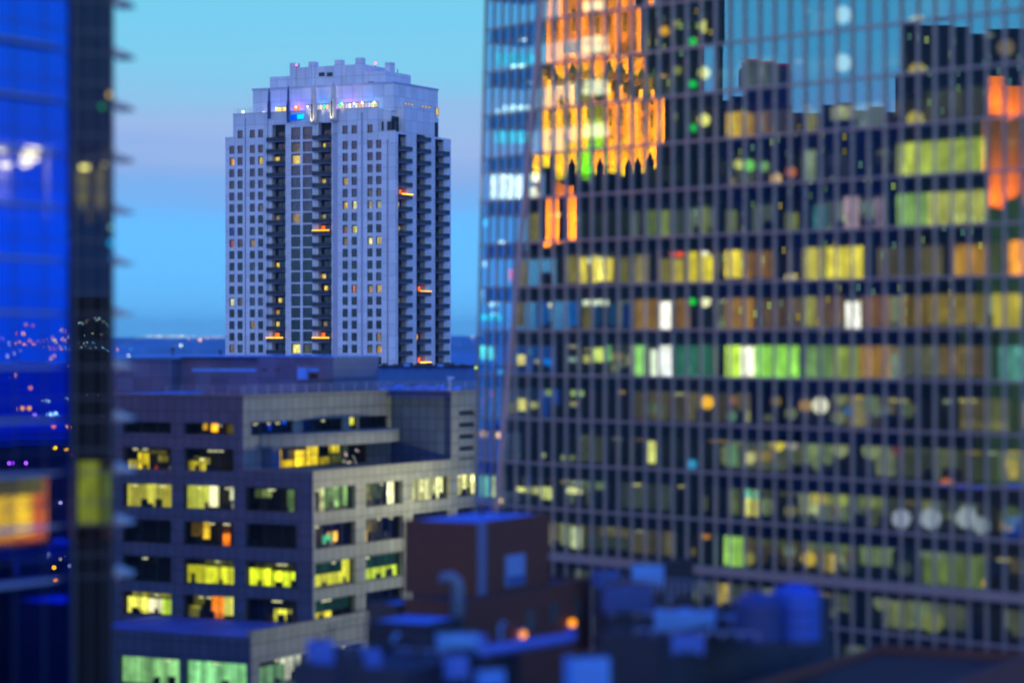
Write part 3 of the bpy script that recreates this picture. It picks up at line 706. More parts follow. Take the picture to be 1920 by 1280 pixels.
# plant rooms on the office roof
ph_stone = panelled("plant_room_panels", (.10,.125,.22), (DA.x, DA.y), 2.2, 1.5, joint=.4, jw=.07, var=.3, rough=.6, off=.5)
P0 = px(625, CY, 268); PA = Face((P0.x, P0.y), DA); PB = Face((P0.x, P0.y), DB, (-DA.x, -DA.y))
plant = thing("plant_room", "long low blue-grey plant room on the office roof with two bright blue strips", "plant room", (P0.x, P0.y, OT-.5))
m = MB(); zt = -1.75
PA.box(m, 0, PA.s(482), OT-.5, zt, -9, 0); PA.box(m, PA.s(482)+.01, PA.s(330), OT-.5, zt-.1, -9, -.8); PA.box(m, PA.s(330)+.01, PA.s(180), OT-.5, zt-.35, -9, .9)
m.build("wall", ph_stone, plant)
m = MB(); PA.box(m, -.1, PA.s(180), zt, zt+.12, -9.1, .35); m.build("roof", paint_blue, plant)
for (x0, x1) in ((361,407),(409,481),(571,598)):
    m = MB(); o = -.8 if x0 < 482 else 0; a1, z1 = PA.sz(x0, 690.5, o); a0, z0 = PA.sz(x1, 696.5, o); PA.box(m, a0, a1, z0, z1, o-.05, o+.12); m.build("bright_strip", diffuse("blue_strip", (.12,.42,1.0), rough=.3, var=.05), plant)
for (x, y) in ((496,693),(521,693)):
    m = MB(); a, z = PA.sz(x, y); PA.box(m, a-.35, a+.35, z-.1, z+.1, .02, .08); m.build("vent", dark_metal, plant)
m = MB(); a1, z1 = PA.sz(561, 689); a0, z0 = PA.sz(578, 712); PA.box(m, a0, a1, z0, z1, .02, .3); m.build("door", paint_blue, plant)
m = MB(); a1, z1 = PA.sz(582, 699); a0, z0 = PA.sz(596, 709); PA.box(m, a0, a1, z0, z1, .02, .1); m.build("opening", inside_dark, plant)
m = MB(); a1, z1 = PA.sz(560, 711, 1.2); a0, z0 = PA.sz(612, 736, 1.2); PA.box(m, a0, a1, OT-.5, z1, .4, 1.2)
tag(m.build("roof_cabinet", stoneA), "squat stone-clad cabinet in front of the plant room on the office roof", "cabinet")
for i, (x, y) in enumerate(((324,664),(413,668))):
    p = px(x, y, 276); m = MB(); m.tube([(p.x,p.y,zt+.1),(p.x,p.y,p.z+.4)], .09, n=6); m.ball((p.x,p.y,p.z+.5), .2, n=6, h=4)
    tag(m.build("roof_antenna", dark_metal), ("short antenna on the plant room roof, the taller one over the left part", "tiny stub antenna on the plant room roof close to the apartment tower")[i], "antenna")
# hall with a hipped roof
HX = px(623, CY, 292); hall = thing("hipped_roof_hall", "dark blue metal hipped roof of the hall behind the stone office block", "building", (HX.x, HX.y, GZ))
def HP(x, Y, z): p = px(x, CY, Y); return Vector((p.x, p.y, z))
m = MB(); ze = -5.6; zr = -3.15
a, b, c2, d = HP(615,284,ze), HP(990,284,ze), HP(1010,318,ze), HP(640,318,ze); r0, r1 = HP(693,303,zr), HP(985,303,zr)
m.poly([a,b,r1,r0]); m.poly([b,c2,r1]); m.poly([c2,d,r0,r1]); m.poly([d,a,r0])
hr = m.build("roof", panelled("seamed_metal", (.03,.055,.14), (1,0), 1.1, 200, joint=.5, jw=.08, var=.25, rough=.45), hall)
m = MB(); m.tube([r0+Vector((0,0,.05)), r1+Vector((0,0,.05))], .22, n=6); m.build("ridge", dark_metal, hr)
m = MB(); m.prism([a-Vector((0,-.3,GZ*0+4)), b-Vector((0,-.3,4)), c2-Vector((0,.3,4)), d-Vector((0,.3,4))], [a+Vector((0,.3,-.1)), b+Vector((0,.3,-.1)), c2+Vector((0,-.3,-.1)), d+Vector((0,-.3,-.1))]); m.build("wall", inside_dark, hall)
rr = random.Random(5)
for i in range(9):
    x = 700+i*21; p = HP(x, 303, zr+.3); m = MB(); m.box(p.x-.35, p.x+.35, p.y-.4, p.y+.4, zr+.05, zr+.34+.12*(i % 2)); m.build("ridge_vent", dark_metal if i % 3 else paint_blue, hall)
# clutter of small ducts and coolers along the roof edge in front of the hall
def ac_unit(name, c, sx, sy, sz, label, rz=0.0, col=None, group=None, cat="air conditioner"):
    t = thing(name, label, cat, c, group); cs, sn = math.cos(rz), math.sin(rz)
    def tr(v): v = Vector(v); return Vector((c[0]+v.x*cs-v.y*sn, c[1]+v.x*sn+v.y*cs, c[2]+v.z))
    m = MB(); h0 = .15*sz
    m.box(-sx/2, sx/2, -sy/2, sy/2, h0, sz)
    for i in range(6): m.box(-sx*.44, sx*.44, -sy/2-.03*sx, -sy/2, h0+(sz-h0)*(.12+i*.13), h0+(sz-h0)*(.12+i*.13)+.05*sz)
    for (u, v) in ((-1,-1),(1,-1),(1,1),(-1,1)): m.box(u*sx*.42-.06*sx, u*sx*.42+.06*sx, v*sy*.42-.05*sy, v*sy*.42+.05*sy, 0, h0-.001)
    m.build("casing", col or paint_blue, t, xf=tr)
    for u in ((-.25, .25) if sx > 1.2*sy else (0,)):
        m = MB(); r = min(sx*.22, sy*.38); m.tube([(u*sx,0,sz),(u*sx,0,sz+.1*sz)], r, n=14); m.tube([(u*sx,0,sz+.1*sz),(u*sx,0,sz+.13*sz)], r*.25, n=8); m.build("fan_guard", dark_metal, t, xf=tr)
    return t
rr = random.Random(11)
for i in range(15):
    x = 640+i*15.5+rr.uniform(-4,4); Y = rr.uniform(277, 282) if x < 850 else 281; p = px(x, CY, Y)
    hgt = rr.uniform(.35, .8)
    ac_unit("roof_unit", (p.x, p.y, OT-.5), rr.uniform(.5,1.1), .7, hgt+.35, "small pale blue rooftop unit in the row behind the roof railing, before the hipped roof", rz=rr.uniform(-.5,.5), group="small units behind the office roof railing")
p = px(843, CY, 274.5); m = MB(); m.tube([(p.x,p.y,OT-.45),(p.x,p.y,-4.3)], .12, n=8); m.tube([(p.x,p.y,-4.3),(p.x-.15,p.y-.1,-4.05),(p.x+.5,p.y-.1,-3.98)], [.16,.22,.1], n=8)
tag(m.build("roof_vent_pipe", white_frame), "pale bent vent pipe on the roof corner where the tan block begins", "pipe")

# ------------------------------------------------------------------ glass office tower
MX0 = (1010-CX)/F*213; MD = Vector((.673,-.7396)).normalized()
GM = Face((MX0, 213.0), MD)                       # main face, s runs to the right and nearer
G = thing("glass_tower", "huge dark glass office tower with pale fins, mirroring an orange floodlit tower and blue sky", "tower", (MX0, 213.0, GZ))
fin_m = diffuse("aluminium_fin", (.50,.38,.34), rough=.4, metal=.2, var=.08)
main_glass = glass("mirror_glass", None, (.42,.76,1.0), .56, trans=(.92,.94,.9))
side_glass = glass("blue_mirror_glass", None, (.10,.42,1.0), .52, trans=(.8,.95,1.0))
spandrel_m = diffuse("spandrel_panel", (.02,.02,.028), var=.2)
z620 = GM.sz(1010, 619.8)[1]; FLH = 83/F*213.0
KT, KB = 9, -8
zlev = lambda k: z620+FLH*k
# slanted edge (crease) on the main face
ct = GM.sz(1019, 0); cb_ = GM.sz(943, 848)
def crease_s(z): return cb_[0]+(ct[0]-cb_[0])*(z-cb_[1])/(ct[1]-cb_[1])
Ct, Cb = GM.at(*ct), GM.at(*cb_)
D2 = Vector((.542,-.840,0)).normalized()          # facet runs right and nearer
nf = D2.cross((Ct-Cb)).normalized()
if nf.y > 0: nf = -nf
def ray_facet(x, y):
    d = Vector(((x-CX)/F, 1, (CY-y)/F)); return d*(Ct.dot(nf)/d.dot(nf))
St, Sb = ray_facet(913, 0), ray_facet(892, 930)
def Sz(z): return Sb+(St-Sb)*((z-Sb.z)/(St.z-Sb.z))
def Cz(z): return Cb+(Ct-Cb)*((z-Cb.z)/(Ct.z-Cb.z))
def umax(z): return (Cz(z)-Sz(z)).dot(D2)
def fat(u, z, o=0.0): return Sz(z)+D2*u+nf*o
SMAX = 50.5
def clip_poly(pts, f):
    out = []
    for i in range(len(pts)):
        a, b = pts[i], pts[(i+1) % len(pts)]; fa, fb = f(a), f(b)
        if fa >= 0: out.append(a)
        if (fa >= 0) != (fb >= 0): t = fa/(fa-fb); out.append((a[0]+(b[0]-a[0])*t, a[1]+(b[1]-a[1])*t))
    return out
fs = [.26+1.5*k for k in range(-4, 35)]
# fins
m = MB(); ztop = zlev(KT)
def z_of_crease(s): return cb_[1]+(s-cb_[0])/(ct[0]-cb_[0])*(ct[1]-cb_[1])
for s in fs:
    zt_ = min(ztop, z_of_crease(s-.08)) if s < crease_s(ztop) else ztop
    if zt_ < -38: continue
    GM.box(m, s-.05, s+.05, GZ if s > 0 else -38, zt_, -.02, .17)
m.build("mullion_fin", fin_m, G, kind="stuff")
m = MB()
for k in range(KB, KT+1):
    z = zlev(k); GM.box(m, crease_s(z)+.02, SMAX, z-.09, z+.09, 0.0, .16)
m.build("floor_rail", fin_m, G)
m = MB(); zl, zh = -36, ztop
p0, p1 = Cz(zl), Cz(zh); dv = nf*.34; ew = D2*.13
m.hexa([p0-ew, p0+ew, p0+ew+dv, p0-ew+dv, p1-ew, p1+ew, p1+ew+dv, p1-ew+dv]); m.build("edge_fin", diffuse("edge_fin_metal", (.75,.48,.46), rough=.4, var=.05), G)
m = MB()
for j in range(0, 9):
    u = j*1.29+.02; zz = [z for z in [zl+i*.5 for i in range(int((zh-zl)*2)+1)] if umax(z) > u+.1]
    if not zz: continue
    z0, z1 = min(zz), max(zz); a, b = fat(u, z0), fat(u, z1)
    wv = D2*.045; dv = nf*.2; m.hexa([a-wv, a+wv, a+wv+dv, a-wv+dv, b-wv, b+wv, b+wv+dv, b-wv+dv])
m.build("facet_fin", fin_m, G)
m = MB()
for k in range(KB+2, KT+1):
    z = zlev(k)
    for zz, th in ((z, .07), (z-1.2, .035)):
        if umax(zz) < .3: continue
        a, b = fat(0, zz), fat(umax(zz), zz); tv = Vector((0,0,th)); dv = nf*.12
        if th > .05: a = a-D2*.25
        m = MB(); m.hexa([a-tv, b-tv, b-tv+dv, a-tv+dv, a+tv, b+tv, b+tv+dv, a+tv+dv]); m.build("facet_rail", fin_m, G)
# panes
npane = 0; ps = MB(); rr = random.Random(21)
order = [(i, k) for k in range(KT-1, KB-1, -1) for i in range(len(fs))]
def in_view(i, k):
    x, y = GM.topx(fs[i]+.7, zlev(k)+1.5); return 950 < x < 1900 and 0 < y < 1050
vis = [q for q in order if in_view(*q)]
big = set(sorted(vis, key=lambda q: -q[0])[:60]+[q for q in vis if 4 < q[0] < 13 and 0 < q[1] < 6][:38])
SKYREF = True
for (i, k) in order:
    s0 = fs[i]; s1 = fs[i]+1.5; z0, z1 = zlev(k), zlev(k+1)
    if s1 > SMAX: s1 = SMAX
    poly = clip_poly([(s0,z0),(s1,z0),(s1,z1),(s0,z1)], lambda p: p[0]-crease_s(p[1]))
    if len(poly) < 3: continue
    ga, gb = rr.gauss(0,.0034), rr.gauss(0,.0026); sc, zc = (s0+s1)/2, (z0+z1)/2
    pts = [GM.at(a, z, -.02+ga*(a-sc)+gb*(z-zc)) for a, z in poly]
    if (i, k) in big: q = MB(); q.poly(pts); q.build("window_pane", main_glass, G)
    else: ps.poly(pts)
ps.build("window_pane", main_glass, G, kind="stuff")
ps = MB(); nfp = 0
for k in range(KB+2, KT):
    for j in range(0, 9):
        for (z0, z1) in ((zlev(k), zlev(k+1)-1.2), (zlev(k+1)-1.2, zlev(k+1))):
            u0, u1 = j*1.29, j*1.29+1.29
            poly = clip_poly([(u0,z0),(u1,z0),(u1,z1),(u0,z1)], lambda p: umax(p[1])-p[0])
            if len(poly) < 3: continue
            ga, gb = rr.gauss(0,.003), rr.gauss(0,.003)
            ps.poly([fat(u, z, -.02+ga*(u-u0-.6)+gb*(z-z0-1)) for u, z in poly])
ps.build("facet_glazing", side_glass, G)
# floors, ceilings and the core wall
m = MB(); m2 = MB(); core = diffuse("core_wall", (.18,.19,.17), var=.4, vs=.6)
for k in range(KB, KT+1):
    z = zlev(k); s0 = crease_s(z)+.3
    GM.box(m, s0, SMAX, z-1.15, z+.02, -9, -.25)
    if umax(z) > .6:
        a, b = fat(.15, z-1.15, -.25), fat(umax(z)-.1, z-1.15, -.25); dv = -nf*3.5; upv = Vector((0,0,1.1))
        m.hexa([a, b, b+dv, a+dv, a+upv, b+upv, b+dv+upv, a+dv+upv])
m.build("floor_slab", spandrel_m, G)
GM.box(m2, crease_s(zlev(KT))+.6, SMAX, GZ, zlev(KT), -9.3, -9.0); m2.build("core", core, G)
for k in range(KB, KT):
    q = MB(); z = zlev(k); GM.quad(q, crease_s(z)+.8, SMAX, z+.03, z+FLH-1.16, -5.5); q.build("back_wall", room_light(((115,125,90),(130,122,75),(105,120,105))[k % 3], 1.25 if k < 3 else .4, (MD.x, MD.y), 1.9, 2.4, .75, k % 5), G)  # walls glow dimly to stand in for interior lighting
rl_ = random.Random(77)
for i in range(96):
    k = rl_.randint(KB, KT-1) if i < 46 else rl_.randint(KB, -1); a = rl_.uniform(1, SMAX-2); z = zlev(k)+FLH-1.25-rl_.uniform(0,.25); o = -rl_.uniform(.8, 4.5); q = MB()
    GM.box(q, a, a+rl_.uniform(.25,1.3), z-.07, z, o-.5, o); q.build("ceiling_light", emit(rl_.choice([(235,225,130),(215,225,150),(235,190,90),(200,215,180)]), rl_.uniform(.6,2.6)), G)
# furniture, partitions and columns inside
m = MB()
for k in range(KB, KT):
    z = zlev(k); s = crease_s(z)+1
    while s < SMAX-1:
        t = rr.random()
        if t < .35: GM.box(m, s, s+.12, z+.02, z+FLH-1.16, -rr.uniform(4,8), -1.2)
        elif t < .7: GM.box(m, s, s+rr.uniform(.6,1.3), z+.02, z+rr.uniform(.7,1.2), -2.4, -1.7)
        s += rr.uniform(1.2, 3.4)
m.build("partition", diffuse("partition", (.10,.11,.10), var=.3), G)
# below the panes the same skin goes down to the street
m = MB(); GM.box(m, 2, SMAX, GZ, zlev(KB)-1.2, -9, -.3); GM.box(m, SMAX, SMAX+.3, GZ, ztop, -9.3, 0.1); m.build("base_wall", spandrel_m, G)
m = MB(); GM.box(m, 3.2, SMAX, zlev(KB)-.1, zlev(KB)+.1, .17, .5); GM.box(m, -4, SMAX, ztop-.0, ztop+.6, -9, .2); m.build("cornice", fin_m, G)
gb_ = GM.sz(1031, 1045)
m = MB(); GM.box(m, .5, SMAX, zlev(-5)-.55, zlev(-5)-.1, .27, .5); m.build("ledge", fin_m, G)
# lit rooms: x0,x1,y0,y1,colour,strength in the main face
LR = [(1065,1088,480,530,(150,140,50),.8),(1088,1101,482,530,(235,215,70),1.2),(1110,1119,480,530,(225,205,60),1.2),(1120,1133,484,526,(245,235,110),1.5),(1134,1148,484,526,(235,215,70),1.3),(1150,1180,484,530,(120,115,40),.6),
 (1193,1215,478,532,(160,150,90),.8),(1238,1262,486,530,(150,140,50),.9),(1262,1280,486,532,(205,185,50),1.1),(1257,1280,462,480,(255,90,50),1.6),(1285,1312,470,530,(225,205,40),1.1),(1314,1335,478,535,(240,220,50),1.4),
 (1360,1391,470,520,(250,225,50),1.5),(1393,1452,472,520,(150,110,40),.9),(1505,1545,465,532,(200,190,60),1.1),(1550,1617,462,533,(235,220,60),1.4),(1790,1845,460,530,(190,140,40),1.0),(1892,1925,440,520,(245,150,40),1.5),
 (1190,1235,558,618,(170,130,40),.8),(1237,1257,566,622,(255,252,235),2.2),(1260,1292,558,615,(165,120,40),.7),(1360,1415,558,620,(180,135,40),.9),(1425,1500,560,620,(120,100,60),.6),(1505,1527,552,612,(190,190,60),1.1),(1530,1580,555,612,(140,110,60),.6),
 (1586,1612,566,615,(255,255,240),2.0),(1618,1668,555,612,(160,115,50),.8),(1690,1735,550,612,(155,130,50),.8),(1738,1850,548,608,(150,130,50),.8),(1862,1912,545,622,(190,170,50),1.1),(968,982,562,612,(130,115,40),.7),(1005,1028,566,610,(20,90,180),.8),(1064,1082,566,610,(20,100,190),.8),(1113,1126,568,610,(30,90,150),.7),(1143,1153,568,610,(30,100,160),.6),(1166,1182,568,612,(20,70,150),.6),(1094,1112,570,620,(130,120,20),.9),
 (1190,1212,645,707,(150,225,110),1.4),(1213,1236,655,707,(240,255,225),1.8),(1237,1263,645,707,(250,255,250),2.0),(1263,1336,645,707,(60,130,100),.8),(1360,1388,643,712,(195,240,50),1.7),(1388,1414,650,705,(255,255,225),2.2),(1414,1497,643,712,(150,225,80),1.6),(1508,1560,645,712,(120,160,80),1.0),(1560,1610,650,715,(150,170,60),1.0),(1612,1668,640,708,(185,140,50),1.0),(1690,1760,640,705,(120,125,90),.7),(1762,1850,640,705,(125,105,60),.7),(1872,1925,640,715,(80,150,140),1.0),
 (970,984,665,684,(245,235,130),1.5),(1112,1134,652,678,(205,225,110),1.3),(1134,1146,648,676,(120,190,120),1.0),(1065,1084,646,652,(200,190,160),.9),(1066,1084,670,678,(160,190,180),1.1),(1094,1108,665,680,(205,205,110),1.1),(1001,1014,674,681,(190,190,150),.9),(1020,1032,673,684,(0,120,230),1.4),(1022,1038,704,730,(150,185,110),1.1),(1070,1094,704,730,(150,180,110),1.1),
 (970,990,747,770,(225,220,120),1.3),(955,968,755,775,(130,130,70),.8),(993,1014,753,765,(170,175,110),.9),(1068,1086,752,762,(170,170,120),.9),
 (1207,1228,826,868,(235,240,130),1.6),(1362,1382,834,872,(120,175,110),1.0),(1505,1560,825,870,(130,150,90),.8),
 (968,985,913,921,(215,220,130),1.4),(990,1010,912,926,(215,220,140),1.3),(1014,1036,912,936,(200,210,120),1.3),(1062,1090,913,926,(225,230,150),1.5),(1098,1136,902,918,(120,150,100),.7),(1393,1420,905,935,(120,210,170),1.6),(1393,1420,932,968,(235,230,110),1.5),(1365,1388,915,965,(110,125,60),.6),(1430,1490,915,930,(100,110,50),.6),(1520,1552,907,945,(190,180,60),1.2),(1555,1590,910,948,(150,165,70),1.0),(1612,1655,912,952,(130,145,70),1.0),
 (1052,1072,982,1022,(150,165,110),1.0),(1072,1090,988,1028,(190,205,160),1.3),(1092,1180,1000,1030,(80,95,70),.5),(1358,1395,990,1062,(150,205,80),1.5),(1415,1490,1000,1016,(100,110,60),.6),(1520,1592,1000,1035,(110,130,70),.8),(1612,1672,1005,1062,(110,130,80),.9),(1725,1800,1000,1040,(110,125,95),.9),(1730,1850,1035,1105,(100,120,50),1.0),
 (1682,1730,268,345,(175,190,70),1.2),(1728,1850,265,330,(170,190,70),1.2),(1745,1800,285,345,(240,240,215),1.3),(1682,1740,365,440,(140,185,90),1.3),(1700,1728,375,440,(170,215,160),1.4),(1740,1852,362,440,(190,195,90),1.2),(1785,1848,365,440,(225,225,210),1.4),
 (1362,1390,212,268,(225,185,40),1.2),(1392,1412,215,262,(205,160,40),1.0),(1413,1445,210,265,(150,125,80),.6),(1450,1490,210,268,(95,90,70),.5),(1508,1530,210,262,(150,150,80),.9),(1558,1605,200,222,(170,175,120),.9),(1608,1660,195,260,(110,130,120),.8),(1582,1610,270,440,(175,150,160),.95),(1640,1665,370,440,(150,130,150),.8),(1505,1528,280,355,(140,160,120),.9),(1525,1550,385,440,(70,130,130),.9),(1310,1326,388,440,(130,140,60),.9),(1362,1382,395,445,(120,130,50),.9),(1472,1496,400,448,(130,140,50),.9),
 (1212,1232,395,448,(110,130,60),.8),(1240,1253,395,445,(150,170,80),.9),(1385,1460,100,160,(110,125,110),.55),(1738,1850,110,160,(90,95,70),.5),(1740,1850,185,235,(90,90,70),.5),(1205,1222,60,95,(120,120,60),.6),(1205,1222,140,175,(130,130,60),.6),(1232,1244,225,260,(140,140,70),.6),
 (990,1012,402,454,(150,145,70),.7),(1090,1182,400,450,(50,60,40),.5),(970,990,490,535,(140,130,60),.6),(995,1012,326,340,(255,255,230),1.8),(1007,1012,335,360,(200,90,70),.9),(994,1012,352,372,(235,240,215),1.5)]
LAMPS = [(1320,50,14,(225,225,90),1.6),(1320,137,14,(230,230,100),1.6),(1320,225,14,(235,235,120),1.7),(1299,78,9,(10,190,70),1.8),(1299,158,9,(10,190,70),1.8),(1299,240,9,(10,190,70),1.8),(1246,58,11,(235,175,30),1.3),(1270,45,10,(160,165,60),.9),(1270,132,10,(160,165,60),.9),(1270,218,9,(130,135,60),.8),
 (1720,45,20,(205,185,80),1.1),(1720,135,20,(205,185,80),1.1),(1716,225,20,(205,190,75),1.1),(1580,28,20,(170,195,190),1.3),(1580,118,20,(170,195,190),1.3),(1886,90,20,(140,125,85),.9),(1790,195,18,(95,95,70),.7),(1320,480,12,(255,250,220),2),(1322,565,13,(245,245,190),1.8),(1299,565,8,(10,210,40),1.8),(1322,650,12,(185,190,170),1.3),
 (1385,308,12,(205,205,100),1.2),(1405,310,13,(120,220,90),1.4),(1432,312,13,(130,185,100),1.1),(1455,335,13,(235,195,120),1.3),(1483,323,12,(215,120,40),1.2),(1372,340,10,(150,130,50),.9),(1482,523,14,(205,190,140),1.3),
 (1326,754,15,(255,190,30),1.6),(1373,750,11,(170,115,30),.9),(1458,722,15,(230,205,50),1.5),(1455,752,12,(150,130,50),.9),(1372,780,12,(105,150,100),1.0),(1405,780,13,(160,165,90),1.1),(1483,775,14,(130,140,80),.9),(1510,760,14,(205,160,50),1.1),(1538,760,19,(230,230,200),1.6),(1575,745,17,(150,160,80),.9),(1572,783,16,(140,150,85),.9),(1632,755,22,(120,140,90),.9),(1702,768,18,(100,115,75),.8),(1590,770,10,(60,120,180),1.0),
 (1298,870,11,(50,150,200),1.5),(1405,858,14,(205,205,130),1.3),(1458,833,15,(230,210,50),1.5),(1484,831,15,(180,175,165),1.2),(1532,840,20,(150,170,105),1.0),(1575,842,19,(165,175,115),1.0),(1634,843,22,(150,165,105),1.0),(1684,842,14,(130,65,50),.9),(1686,917,16,(110,60,45),.8),(1776,915,22,(205,110,50),1.5),(1810,918,18,(85,75,140),1.0),
 (1690,972,22,(155,165,190),1.3),(1745,972,24,(155,170,185),1.3),(1812,970,24,(155,170,180),1.3),(1840,985,20,(145,160,170),1.2),(1895,968,24,(85,110,65),.9),
 (1325,998,15,(195,130,30),1.3),(1303,1034,10,(130,115,50),.9),(1405,1047,14,(150,150,60),1.1),(1480,1032,15,(120,140,110),1.0),(1482,958,14,(140,140,70),.9),(1516,1047,17,(205,175,50),1.4),(1543,1112,20,(160,140,60),1.2),(1654,1128,20,(120,130,95),1.1),(1582,1112,16,(85,100,60),.8),(1750,1166,24,(120,130,60),1.2),(1695,1065,18,(75,90,60),.8),
 (1033,404,3.5,(20,210,30),2),(1083,411,4.5,(0,215,30),2.4),(1047,403,4,(235,240,160),2),(1106,340,3,(200,200,200),1),(1032,618,4,(60,60,200),.6),(985,680,4,(20,60,230),1.4),(995,660,3,(40,180,150),1.4),(1140,628,4,(20,110,160),1.2),(1031,572,4,(250,240,200),2),(1083,348,1,(0,0,0),0),(1018,853,6,(190,200,150),1.2),(975,852,4,(90,120,60),.8),(1058,858,8,(150,170,110),1.1),(1073,858,7,(130,140,80),1),(1280,790,1,(0,0,0),0),(1160,360,1,(0,0,0),0)]
CEIL = [(1093,1121,y0,y0+11) for y0 in (5,84,163,243,483,561)]+[(1095,1119,y0,y0+5) for y0 in (70,152,234)]
lit_dir = (MD.x, MD.y)
m_over = MB(); n_ = 0
for (x0, x1, y0, y1, c, k) in LR:
    o = -1.0-.013*(n_ % 40); s0, z1 = GM.sz(x0, y0, o); s1, z0 = GM.sz(x1, y1, o)
    kk = math.floor(((z0+z1)/2-z620)/FLH); zf = zlev(kk)
    z0 = max(z0, zf+.06); z1 = min(z1, zf+FLH-1.18)
    if z1-z0 < .2:
        z1 = zf+FLH-1.2; z0 = z1-.5
    q = MB() if n_ < 98 else m_over
    sm = room_light(c, k*1.9, lit_dir, .5, .8, .35, n_ % 4)
    GM.box(q, s0, s1, z0, z1, o-.05, o, sm)
    if n_ < 98: q.build("lit_room_wall", sm, G)
    n_ += 1
for i in range(70):
    k = rl_.randint(KB, -1); a = rl_.uniform(14, SMAX-3) if i % 3 else rl_.uniform(2, SMAX-3); z = zlev(k); w_ = rl_.uniform(.5, 2.6); h_ = rl_.uniform(.5, 2.0); zz = z+rl_.uniform(.1, 2.3-h_); o = -1.9-.01*i
    GM.box(m_over, a, a+w_, zz, zz+h_, o-.05, o, room_light(rl_.choice([(135,145,85),(120,140,95),(170,150,70),(110,125,110),(150,160,110)]), rl_.choice([1.0,1.5,2.1]), lit_dir, .7, .8, .5, i % 4))
if m_over.v: m_over.build("lit_room_wall", sm, G, kind="stuff")
n_ = 0
for (x, y, r, c, k) in LAMPS:
    if k == 0: continue
    o = -1.5; s, z = GM.sz(x, y, o); rr_ = r/F*GM.at(s, z, o).y*.82; q = MB(); q.ball(GM.at(s, z, o), rr_, n=12, h=8); q.build("hanging_lamp", emit(c, k*1.5), G, smooth=True); n_ += 1
for (x0, x1, y0, y1) in CEIL:
    o = -1.3; s0, z1 = GM.sz(x0, y0, o); s1, z0 = GM.sz(x1, y1, o); q = MB(); GM.box(q, s0, s1, z0, z1, o-1.2, o); q.build("ceiling_light", emit((225,240,205), 2.4), G)
# lit rooms behind the narrow facet; two orange patches paint a reflection as glow
FL = [(965,1008,55,62,(120,230,240),1.4),(968,985,52,76,(225,255,250),2.2),(985,1010,52,68,(150,240,240),1.6),(930,1008,100,122,(60,190,200),1.2),(958,985,108,128,(205,255,245),2.4),(996,1008,106,116,(200,255,250),2.2),(955,1005,148,156,(150,220,230),1.4),
 (930,1000,205,212,(190,230,235),1.6),(945,998,198,216,(200,240,245),1.6),(928,998,246,268,(70,190,200),1.3),(940,985,252,268,(230,255,240),2.2),(923,937,308,315,(255,250,180),2),(942,953,298,318,(255,255,225),2.6),(960,990,296,316,(170,225,220),1.4),
 (921,990,328,372,(215,235,230),1.8),(940,990,340,368,(255,255,245),2.4),(922,934,396,402,(240,250,190),1.8),(905,914,412,425,(70,170,220),1.4),(930,950,452,458,(220,245,240),1.8),(938,950,468,474,(150,210,200),1.2),(903,912,490,500,(160,210,240),1.2),
 (903,925,543,562,(130,180,210),1.4),(918,932,552,574,(180,230,235),1.5),(902,940,590,600,(20,190,210),1.5),(920,932,588,598,(170,255,240),2.4),(917,929,635,645,(60,205,225),2),(901,913,648,674,(90,220,200),1.4),(916,929,650,674,(100,225,205),1.4),(935,945,694,728,(40,160,210),1.1),(900,912,806,818,(205,160,90),1.2),(930,945,806,820,(235,170,60),1.4),
 (904,906,745,760,(120,60,80),.8),(900,915,892,930,(110,190,150),1.3),(920,926,893,930,(205,220,130),1.4),(955,966,460,480,(255,90,20),1.4),(955,965,505,525,(255,110,10),1.8),(900,925,560,566,(120,190,230),.9)]
for i, (x0, x1, y0, y1, c, k) in enumerate(FL):
    def rf(x, y, off):
        d = Vector(((x-CX)/F, 1, (CY-y)/F)); return d*((Ct.dot(nf)-off)/d.dot(nf))
    off = .7+.01*(i % 30); a, b = rf(x0, y1, off), rf(x1, y0, off); q = MB()
    p00, p10, p11, p01 = rf(x0,y1,off), rf(x1,y1,off), rf(x1,y0,off), rf(x0,y0,off)
    dv = -nf*.06; q.hexa([p00, p10, p10+dv, p00+dv, p01, p11, p11+dv, p01+dv])
    d2_ = (D2.x, D2.y); q.build("lit_room_wall" if k < 1.7 else "ceiling_light", room_light(c, k*2.6, d2_, .35, .4, .5, i % 4), G)
for (x, y) in ((924,738),(911,791),(926,790)):
    q = MB(); q.ball(rf(x, y, .6), .13, n=8, h=6); q.build("exit_lamp", emit((255,40,80), 3), G)

# ------------------------------------------------------------------ left glass building
LZ = 145.0
c = px(136, CY, LZ); LD = DB
LB = Face((c.x, c.y), (-DB.x, -DB.y)); LB = Face((c.x, c.y), (-DB.x, -DB.y), (DB.y, -DB.x))   # blue face, s runs left and nearer
DD = Vector((.936,.353)).normalized(); LK_ = Face((c.x, c.y), DD)                             # narrow dark face
LT = thing("blue_glass_building", "deep blue glass building with wedge-shaped sun louvres at the left edge", "building", (c.x, c.y, GZ))
blue_glass = glass("blue_glass", None, (.020,.12,.86), .58, trans=(.95,.97,.9))
dark_glass = glass("dark_glass", None, (.02,.07,.32), .12, trans=(.9,.9,.8))
frame_m = diffuse("grey_frame", (.09,.10,.13), rough=.4, metal=.2)
louv_m = diffuse("louvre_metal", (.40,.42,.48), rough=.35, metal=.3)
MOD = 97/F*LZ*1.01; zL0 = 0.0
def zt_(y): return (CY-y)/F*(LZ+1.6)
zlv = [zt_(104.5-97.2*i) for i in range(-10, 3)]      # louvre heights
LS = 14.0; LE = LK_.s(213)
ZT = zt_(-120)
lf = [0.0, LB.s(83), LB.s(27), LB.s(-38), LB.s(-110), LS]
lf[0] = 0
m = MB()
for s in lf[1:]: LB.box(m, s-.03, s+.03, GZ, ZT, -.02, .03)
